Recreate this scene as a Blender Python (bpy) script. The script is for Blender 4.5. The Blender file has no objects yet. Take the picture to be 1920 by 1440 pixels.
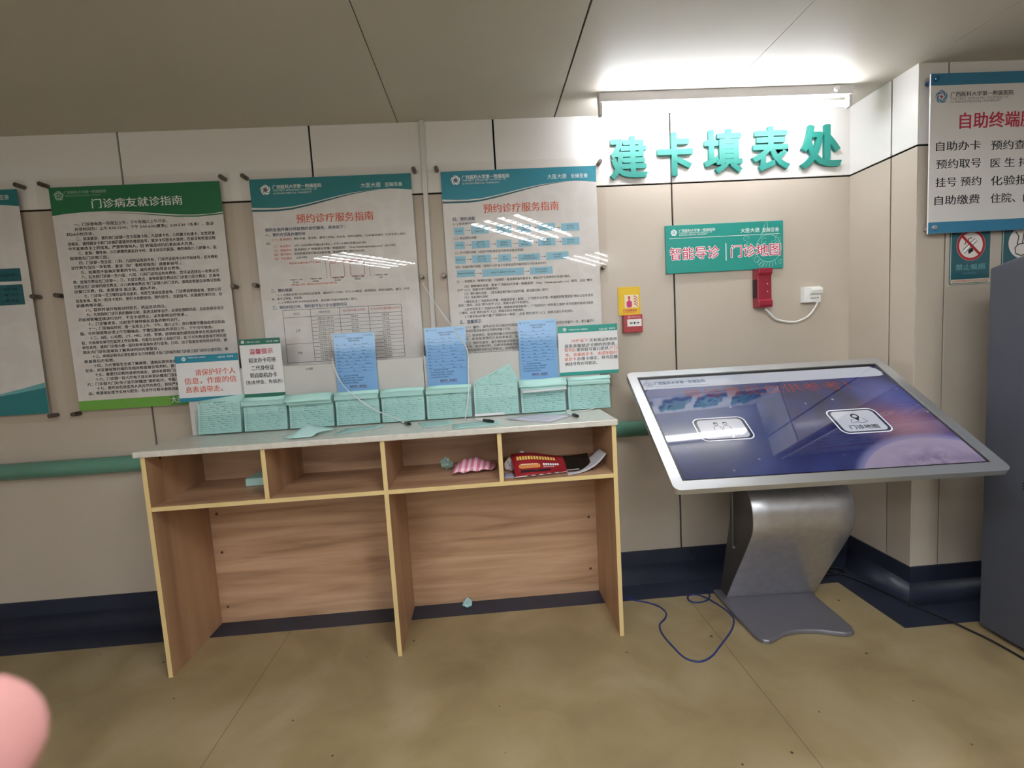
import bpy, bmesh, math, random
from mathutils import Vector, Matrix
rnd = random.Random(7)
SC = bpy.context.scene
COL = bpy.context.collection
R = math.radians

# ------------------------------------------------------------------ camera
cam = bpy.data.cameras.new('camera'); camo = bpy.data.objects.new('camera', cam); COL.objects.link(camo)
cam.sensor_width = 36.0; cam.lens = 916.59/1920*36.0; cam.clip_start = 0.01
_r = Vector((0.99659436, -0.05813166, -0.05848412)); _d = Vector((-0.06355363, -0.08956991, -0.99395079)); _f = Vector((0.05254159, 0.99428263, -0.09295935))
CAMPOS = Vector((0.0, -2.5, 1.3297))
camo.matrix_world = Matrix(((_r.x, -_d.x, -_f.x, CAMPOS.x), (_r.y, -_d.y, -_f.y, CAMPOS.y), (_r.z, -_d.z, -_f.z, CAMPOS.z), (0, 0, 0, 1)))
cam.dof.use_dof = True; cam.dof.focus_distance = 2.35; cam.dof.aperture_fstop = 9.0
SC.camera = camo
# ------------------------------------------------------------------ world, exposure
w = bpy.data.worlds.new('world'); SC.world = w; w.use_nodes = True
w.node_tree.nodes['Background'].inputs[0].default_value = (0.9, 0.95, 1.0, 1); w.node_tree.nodes['Background'].inputs[1].default_value = 0.02
SC.view_settings.view_transform = 'Standard'; SC.view_settings.look = 'None'
SC.view_settings.exposure = 0.14; SC.view_settings.gamma = 1.0; SC.view_settings.use_curve_mapping = False
TUBE_POWER = 54.0          # radiance of the tube over the lettering
LOUVRE_POWER = 66.0        # radiance of the tubes in the ceiling louvre lamps
FILL_POWER = 2.1         # glow of the fill windows added in the far wall behind the camera
SCREEN_POWER = 0.40
H = 2.4                    # ceiling
XR = 1.934                 # return wall
YP = -0.397                # face of the pier

# ------------------------------------------------------------------ materials
def lin(h):
    h = h.lstrip('#'); c = [int(h[i:i+2], 16)/255 for i in (0, 2, 4)]
    return tuple(x/12.92 if x <= .04045 else ((x+.055)/1.055)**2.4 for x in c) + (1.0,)
MATS = {}
def M(hexcol, rough=0.6, metal=0.0, coat=0.0, spec=0.5, name=None):
    k = (hexcol, rough, metal, coat, spec)
    if k in MATS: return MATS[k]
    m = bpy.data.materials.new(name or 'paint_' + hexcol.lstrip('#')); m.use_nodes = True
    b = m.node_tree.nodes['Principled BSDF']
    b.inputs['Base Color'].default_value = lin(hexcol); b.inputs['Roughness'].default_value = rough
    b.inputs['Metallic'].default_value = metal; b.inputs['Coat Weight'].default_value = coat
    b.inputs['Coat Roughness'].default_value = 0.06; b.inputs['Specular IOR Level'].default_value = spec
    MATS[k] = m; return m
def noisy(name, stops, scale=(1, 1, 1), nscale=4.0, detail=6, rough=0.5, dist=0.0, coat=0.0, bump=0.0, spec=0.5, metal=0.0, rvar=0.0, coatrough=0.1):
    m = bpy.data.materials.new(name); m.use_nodes = True; t = m.node_tree; b = t.nodes['Principled BSDF']
    tc = t.nodes.new('ShaderNodeTexCoord'); mp = t.nodes.new('ShaderNodeMapping'); mp.inputs['Scale'].default_value = scale
    nz = t.nodes.new('ShaderNodeTexNoise'); nz.inputs['Scale'].default_value = nscale; nz.inputs['Detail'].default_value = detail; nz.inputs['Distortion'].default_value = dist
    cr = t.nodes.new('ShaderNodeValToRGB')
    cr.color_ramp.elements[0].position = stops[0][0]; cr.color_ramp.elements[0].color = lin(stops[0][1])
    cr.color_ramp.elements[1].position = stops[-1][0]; cr.color_ramp.elements[1].color = lin(stops[-1][1])
    for p, c in stops[1:-1]:
        e = cr.color_ramp.elements.new(p); e.color = lin(c)
    t.links.new(tc.outputs['Object'], mp.inputs[0]); t.links.new(mp.outputs[0], nz.inputs['Vector']); t.links.new(nz.outputs['Fac'], cr.inputs[0])
    t.links.new(cr.outputs[0], b.inputs['Base Color'])
    b.inputs['Roughness'].default_value = rough; b.inputs['Coat Weight'].default_value = coat; b.inputs['Coat Roughness'].default_value = coatrough
    b.inputs['Specular IOR Level'].default_value = spec; b.inputs['Metallic'].default_value = metal
    if bump:
        bp = t.nodes.new('ShaderNodeBump'); bp.inputs['Strength'].default_value = bump; bp.inputs['Distance'].default_value = 0.002
        t.links.new(nz.outputs['Fac'], bp.inputs['Height']); t.links.new(bp.outputs[0], b.inputs['Normal'])
    return m
def emit(name, col, strength):
    m = bpy.data.materials.new(name); m.use_nodes = True; t = m.node_tree; t.nodes.remove(t.nodes['Principled BSDF'])
    e = t.nodes.new('ShaderNodeEmission'); e.inputs[0].default_value = col; e.inputs[1].default_value = strength
    t.links.new(e.outputs[0], t.nodes['Material Output'].inputs[0]); return m
def clear(name, tint, f=0.05, rough=0.03, milk=0.0):
    """thin clear sheet: tinted see-through with a mirror sheen that grows at grazing angles"""
    m = bpy.data.materials.new(name); m.use_nodes = True; t = m.node_tree; t.nodes.remove(t.nodes['Principled BSDF'])
    tr = t.nodes.new('ShaderNodeBsdfTransparent'); tr.inputs[0].default_value = lin(tint)
    gl = t.nodes.new('ShaderNodeBsdfGlossy'); gl.inputs['Roughness'].default_value = rough; gl.inputs[0].default_value = (1, 1, 1, 1)
    fr = t.nodes.new('ShaderNodeFresnel'); fr.inputs[0].default_value = 1.0 + f*9
    mx = t.nodes.new('ShaderNodeMixShader'); ge = t.nodes.new('ShaderNodeNewGeometry'); ml = t.nodes.new('ShaderNodeMath'); ml.operation = 'MULTIPLY'; iv = t.nodes.new('ShaderNodeMath'); iv.operation = 'SUBTRACT'; iv.inputs[0].default_value = 1.0
    t.links.new(ge.outputs['Backfacing'], iv.inputs[1]); t.links.new(fr.outputs[0], ml.inputs[0]); t.links.new(iv.outputs[0], ml.inputs[1]); t.links.new(ml.outputs[0], mx.inputs[0]); t.links.new(tr.outputs[0], mx.inputs[1]); t.links.new(gl.outputs[0], mx.inputs[2])
    last = mx
    if milk:
        df = t.nodes.new('ShaderNodeBsdfDiffuse'); df.inputs[0].default_value = (.8, .8, .8, 1)
        m2 = t.nodes.new('ShaderNodeMixShader'); m2.inputs[0].default_value = milk
        t.links.new(mx.outputs[0], m2.inputs[1]); t.links.new(df.outputs[0], m2.inputs[2]); last = m2
    t.links.new(last.outputs[0], t.nodes['Material Output'].inputs[0]); return m

MW = noisy('white_wall_panel', [(.3, '#e2dfda'), (.7, '#e7e4e0')], nscale=1.2, rough=.33, coat=.15)
MC = noisy('cream_wall_panel', [(.3, '#b7ab9c'), (.7, '#c0b5a7')], nscale=1.5, rough=.36, coat=.15)
MGAP = M('#0b0a0a', .9, spec=.1)
MCEIL = noisy('ceiling_panel', [(.3, '#bdb7aa'), (.7, '#c4beb2')], nscale=1.0, rough=.5)
MVINYL = noisy('blue_vinyl', [(.3, '#1c2131'), (.7, '#252a3b')], nscale=3.0, rough=.46)
MRAIL = M('#5f8f7c', .35, coat=.2)
PLY_B = noisy('oak_laminate_lengthwise', [(.25, '#8f6b50'), (.45, '#b28d6e'), (.6, '#c09c7d'), (.8, '#cba98a')], scale=(1.0, 8, 13), nscale=1.3, detail=9, rough=.45, dist=.9)
PLY_V = noisy('oak_laminate_upright', [(.25, '#967357'), (.5, '#b08b6a'), (.8, '#bf9b7b')], scale=(9, 9, .9), nscale=1.3, detail=8, rough=.45, dist=.6)
EDGE = M('#dcc28a', .5)
TOPM = noisy('speckled_stone_laminate', [(.3, '#cbc5bb'), (.7, '#dbd6cc')], nscale=40, detail=3, rough=.3, coat=.2)
SILVER = noisy('brushed_silver_paint', [(.35, '#bdbcc0'), (.65, '#c7c6ca')], scale=(1, 1, 1), nscale=30, detail=2, rough=.32, metal=.8)
FRAME = M('#cdcfd3', .3, metal=.8, coat=.15)
ACRYL = clear('clear_acrylic', '#fdfcfb', .031, .006)
CLEAR = clear('clear_plastic', '#fbfdfd', .05, .04)
STEEL = M('#6d675f', .35, metal=.9)
PAPER = noisy('poster_paper', [(.42, '#dddad8'), (.5, '#e3e1e0'), (.58, '#dddad8')], nscale=5, detail=3, rough=.55)
WHITEP = M('#e6e5e6', .55)
TEALP = M('#b0d8d2', .7)
BLUEP = M('#92c0ee', .45, coat=.8)
INK = {'w': M('#f3f5f4', .6), 't': M('#a9c9bb', .6), 'k': M('#1d1b1c', .7), 'o': M('#d4593a', .6), 'n': M('#223a66', .6), 'r': M('#b8324a', .6), 'g': M('#6f7275', .6), 'i': M('#5b8583', .7), 'b': M('#3d5f94', .7)}
TEALB = M('#1f7f88', .5); TEALD = M('#17616b', .5); GREENB = M('#1b7349', .5); LIME = M('#6fae45', .5)

# ------------------------------------------------------------------ mesh helpers
class MB:
    def __init__(s): s.bm = bmesh.new()
    def box(s, x0, x1, y0, y1, z0, z1, m=0):
        v = [s.bm.verts.new((x, y, z)) for x in (x0, x1) for y in (y0, y1) for z in (z0, z1)]
        for q in ((0, 1, 3, 2), (4, 6, 7, 5), (0, 4, 5, 1), (2, 3, 7, 6), (0, 2, 6, 4), (1, 5, 7, 3)):
            f = s.bm.faces.new([v[i] for i in q]); f.material_index = m
        return s
    def prism(s, pts, axis, a0, a1, m=0, smooth=False):
        """polygon (2D points in the two other axes, in xyz order) pushed along an axis"""
        def P(p, a):
            return {0: (a, p[0], p[1]), 1: (p[0], a, p[1]), 2: (p[0], p[1], a)}[axis]
        A = [s.bm.verts.new(P(p, a0)) for p in pts]; B = [s.bm.verts.new(P(p, a1)) for p in pts]; n = len(pts)
        fs = [s.bm.faces.new(A), s.bm.faces.new(B[::-1])]
        for i in range(n):
            f = s.bm.faces.new((A[i], B[i], B[(i+1) % n], A[(i+1) % n])); f.smooth = smooth; fs.append(f)
        for f in fs: f.material_index = m
        return s
    def tube(s, pts, r, n=8, m=0, cap=True):
        pts = [Vector(p) for p in pts]; rings = []; rr = r if isinstance(r, (list, tuple)) else [r]*len(pts)
        up = None
        for i, p in enumerate(pts):
            t = (pts[min(i+1, len(pts)-1)] - pts[max(i-1, 0)]).normalized()
            if up is None: up = Vector((0, 0, 1)) if abs(t.z) < .9 else Vector((1, 0, 0))
            a = t.cross(up)
            if a.length < 1e-6: a = t.cross(Vector((0, 1, 0)))
            a.normalize(); b = a.cross(t).normalized(); up = b
            rings.append([s.bm.verts.new(p + (a*math.cos(2*math.pi*k/n) + b*math.sin(2*math.pi*k/n))*rr[i]) for k in range(n)])
        for i in range(len(rings)-1):
            for k in range(n):
                f = s.bm.faces.new((rings[i][k], rings[i][(k+1) % n], rings[i+1][(k+1) % n], rings[i+1][k])); f.smooth = True; f.material_index = m
        if cap:
            for q in (rings[0][::-1], rings[-1]):
                f = s.bm.faces.new(q); f.material_index = m
        return s
    def sheet(s, grid, t=.0006, m=0, mfun=None):
        """grid of points as a thin bent sheet with thickness"""
        g = [[Vector(p) for p in row] for row in grid]; nr, nc = len(g), len(g[0])
        def nrm(i, j):
            a = g[min(i+1, nr-1)][j] - g[max(i-1, 0)][j]; b = g[i][min(j+1, nc-1)] - g[i][max(j-1, 0)]
            c = a.cross(b); return c.normalized() if c.length > 1e-9 else Vector((0, 0, 1))
        A = [[s.bm.verts.new(g[i][j]) for j in range(nc)] for i in range(nr)]
        B = [[s.bm.verts.new(g[i][j] - nrm(i, j)*t) for j in range(nc)] for i in range(nr)]
        for i in range(nr-1):
            for j in range(nc-1):
                for f in (s.bm.faces.new((A[i][j], A[i+1][j], A[i+1][j+1], A[i][j+1])), s.bm.faces.new((B[i][j], B[i][j+1], B[i+1][j+1], B[i+1][j]))):
                    f.smooth = True; f.material_index = mfun(i, j) if mfun else m
        for i in range(nr-1):
            for j in (0, nc-1): s.bm.faces.new((A[i][j], A[i+1][j], B[i+1][j], B[i][j])).material_index = m
        for j in range(nc-1):
            for i in (0, nr-1): s.bm.faces.new((A[i][j], A[i][j+1], B[i][j+1], B[i][j])).material_index = m
        return s
    def disc(s, c, r, y0, y1, n=24, m=0):
        return s.prism([(c[0]+r*math.cos(2*math.pi*k/n), c[1]+r*math.sin(2*math.pi*k/n)) for k in range(n)], 1, y0, y1, m)
    def build(s, name, mats, parent=None, bevel=0, kind=None, seg=2, loc=None):
        if not isinstance(mats, (list, tuple)): mats = [mats]
        bmesh.ops.recalc_face_normals(s.bm, faces=s.bm.faces[:])
        org = Vector(loc) if loc is not None else (ORG.get(parent.name, Vector()) if parent else Vector())
        if org.length: bmesh.ops.translate(s.bm, verts=s.bm.verts[:], vec=-org)
        me = bpy.data.meshes.new(name); s.bm.to_mesh(me); s.bm.free()
        for m in mats: me.materials.append(m)
        o = bpy.data.objects.new(name, me); COL.objects.link(o)
        if parent: o.parent = parent; ORG[o.name] = org
        elif org.length: o.location = org
        if bevel:
            b = o.modifiers.new('bevel', 'BEVEL'); b.width = bevel; b.segments = seg; b.limit_method = 'ANGLE'; b.angle_limit = R(40)
        if kind: o['kind'] = kind
        return o
ORG = {}
def thing(name, loc, label, cat, group=None, rz=0):
    o = bpy.data.objects.new(name, None); COL.objects.link(o); o.location = loc; o.rotation_euler = (0, 0, rz)
    o.empty_display_size = .05
    ORG[o.name] = Vector(loc) if not rz else Vector()
    return tag(o, label, cat, group)
def tag(o, label, cat, group=None):
    o['label'] = label; o['category'] = cat
    if group: o['group'] = group
    return o

# ------------------------------------------------------------------ lettering
_fc = bpy.data.curves.new('lettering', 'FONT'); _fo = bpy.data.objects.new('lettering', _fc); COL.objects.link(_fo)
GLY = {}
def glyphs(txt, bold=0.0, res=1, depth=0.0):
    k = (txt, bold, res, depth)
    if k in GLY: return GLY[k]
    _fc.body = txt; _fc.offset = bold; _fc.resolution_u = res; _fc.extrude = depth
    dg = bpy.context.evaluated_depsgraph_get(); dg.update()
    me = bpy.data.meshes.new_from_object(_fo.evaluated_get(dg))
    V = [tuple(v.co) for v in me.vertices]; F = [tuple(p.vertices) for p in me.polygons]; bpy.data.meshes.remove(me)
    GLY[k] = (V, F); return V, F
class Print:
    """flat printing gathered into one mesh; put(x, z) on a wall plane facing -y by default"""
    def __init__(s, fr=None):
        s.V = []; s.F = []; s.K = []; s.keys = []; s.fr = fr
    def key(s, c):
        if c not in s.keys: s.keys.append(c)
        return s.keys.index(c)
    def add(s, V, F, c, lift=0.0):
        b = len(s.V); s.V += [s.fr(x, z, lift) for x, z in V]; s.F += [tuple(i+b for i in f) for f in F]; s.K += [s.key(c)]*len(F)
    def text(s, x, zmid, h, width, txt, c='k', bold=0.0, res=1, lift=0.0):
        V, F = glyphs(txt, 0.0, res)
        if not V: return
        if bold:
            sh = [(-bold, 0), (bold, 0)] if bold < .014 else [(-bold, -bold*.6), (bold, -bold*.6), (bold, bold*.6), (-bold, bold*.6)]
            if bold >= .04: sh = [(bold*math.cos(k*.7854), bold*math.sin(k*.7854)) for k in range(8)]
        else: sh = [(0, 0)]
        V0 = V; V = [(v[0]+a, v[1]+b_) for a, b_ in sh for v in V0]; n = len(V0)
        xs = [v[0] for v in V]; x0, x1 = min(xs), max(xs)
        sz = h/.92; sx = width/max(x1-x0, .01) if width else sz
        lat = all(ord(q) < 128 for q in txt); mid = .36 if lat else .37
        if lat: sz = h/.74
        for k in range(len(sh)): s.add([(x+(v[0]-x0)*sx, zmid+(v[1]-mid)*sz) for v in V[k*n:(k+1)*n]], F, c, lift+k*.00003)
    def rect(s, x0, x1, z0, z1, c, lift=0.0): s.add([(x0, z0), (x1, z0), (x1, z1), (x0, z1)], [(0, 1, 2, 3)], c, lift)
    def poly(s, pts, c, lift=0.0): s.add(list(pts), [tuple(range(len(pts)))], c, lift)
    def line(s, pts, wd, c, lift=0.0, closed=False):
        n = len(pts)
        if closed: pts = list(pts)+[pts[0]]; n += 1
        V = []
        for i, p in enumerate(pts):
            a = pts[max(i-1, 0)]; b = pts[min(i+1, n-1)]
            if closed and i in (0, n-1): a = pts[n-2]; b = pts[1]
            dx, dz = b[0]-a[0], b[1]-a[1]; l = math.hypot(dx, dz) or 1; wv = wd[i] if isinstance(wd, (list, tuple)) else wd
            V += [(p[0]-dz/l*wv/2, p[1]+dx/l*wv/2), (p[0]+dz/l*wv/2, p[1]-dx/l*wv/2)]
        s.add(V, [(2*i, 2*i+1, 2*i+3, 2*i+2) for i in range(n-1)], c, lift)
    def frame(s, x0, x1, z0, z1, wd, c, rad=0.0, lift=0.0): s.line(rrect(x0, x1, z0, z1, rad), wd, c, lift, True)
    def logo(s, cx, cz, r, c, c2=None):
        for k in range(5):
            a0 = 2*math.pi*k/5
            P = []; Q = []
            for i in range(9):
                t = i/8; rad = r*(.42+.58*t); an = a0+2.0*t; wd = r*.19*math.sin(math.pi*min(1, t*.92+.06))
                P.append((cx+(rad+wd)*math.cos(an), cz+(rad+wd)*math.sin(an))); Q.append((cx+(rad-wd)*math.cos(an), cz+(rad-wd)*math.sin(an)))
            V = P+Q; s.add(V, [(i, i+1, i+10, i+9) for i in range(8)], c)
        q = r*.26; u = r*.09
        s.rect(cx-q, cx+q, cz-u, cz+u, c2 or c, .0001); s.rect(cx-u, cx+u, cz-q, cz+q, c2 or c, .0001)
    def build(s, name, parent, world=True):
        """far-apart blocks of print become parts of their own"""
        n = len(s.V); up = list(range(n))
        def find(a):
            while up[a] != a: up[a] = up[up[a]]; a = up[a]
            return a
        for f in s.F:
            for i in f[1:]: up[find(i)] = find(f[0])
        isl = {}
        for i in range(n): isl.setdefault(find(i), []).append(i)
        B = []
        for r_, ix in isl.items():
            lo = [min(s.V[i][k] for i in ix) for k in range(3)]; hi = [max(s.V[i][k] for i in ix) for k in range(3)]
            B.append([r_, lo, hi, max(h-l for l, h in zip(lo, hi))])
        if len(B) > 700: return s._make(name, parent)
        B.sort(key=lambda q: q[1][0]); big = max(.019, .48*max(b[3] for b in B)); g = {b[0]: b[0] for b in B}
        def fg(a):
            while g[a] != a: g[a] = g[g[a]]; a = g[a]
            return a
        for i, a in enumerate(B):
            for b in B[i+1:]:
                lim = max(.019, .48*max(a[3], b[3]))
                if b[1][0]-a[2][0] > big: break
                if fg(a[0]) == fg(b[0]): continue
                d2 = sum(max(0, b[1][k]-a[2][k], a[1][k]-b[2][k])**2 for k in range(3))
                if d2 <= lim*lim: g[fg(b[0])] = fg(a[0])
        roots = sorted({fg(b[0]) for b in B})
        if len(roots) > 1:
            out = None
            of = {i: fg(r_) for r_, ix in isl.items() for i in ix}
            for r_ in roots:
                q = Print(s.fr); mp = {}
                for i in range(n):
                    if of[i] == r_: mp[i] = len(q.V); q.V.append(s.V[i])
                for f, k in zip(s.F, s.K):
                    if of[f[0]] == r_: q.F.append(tuple(mp[i] for i in f)); q.K.append(q.key(s.keys[k]))
                out = q._make(name, parent)
            return out
        return s._make(name, parent)
    def _make(s, name, parent):
        world = True
        org = ORG.get(parent.name, Vector()) if world else Vector()
        me = bpy.data.meshes.new(name); me.from_pydata([tuple(Vector(v)-org) for v in s.V], [], s.F)
        for k in s.keys: me.materials.append(INK[k] if isinstance(k, str) and k in INK else k)
        me.polygons.foreach_set('material_index', s.K); me.update()
        o = bpy.data.objects.new(name, me); COL.objects.link(o); o.parent = parent; ORG[o.name] = org
        return o
def rrect(x0, x1, z0, z1, rad, n=5):
    if rad <= 0: return [(x0, z0), (x1, z0), (x1, z1), (x0, z1)]
    P = []
    for cx, cz, a in ((x1-rad, z0+rad, -90), (x1-rad, z1-rad, 0), (x0+rad, z1-rad, 90), (x0+rad, z0+rad, 180)):
        for i in range(n+1):
            t = R(a+90*i/n); P.append((cx+rad*math.cos(t), cz+rad*math.sin(t)))
    return P
def wallfr(y): return lambda x, z, l: (x, y-.0004-l, z)
def spline(pts, n=8):
    pts = [Vector(p) for p in pts]; out = []
    for i in range(len(pts)-1):
        p0 = pts[max(i-1, 0)]; p1 = pts[i]; p2 = pts[i+1]; p3 = pts[min(i+2, len(pts)-1)]
        for k in range(n):
            t = k/n
            out.append(.5*((2*p1)+(p2-p0)*t+(2*p0-5*p1+4*p2-p3)*t*t+(3*p1-p0-3*p2+p3)*t**3))
    out.append(pts[-1]); return out

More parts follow.
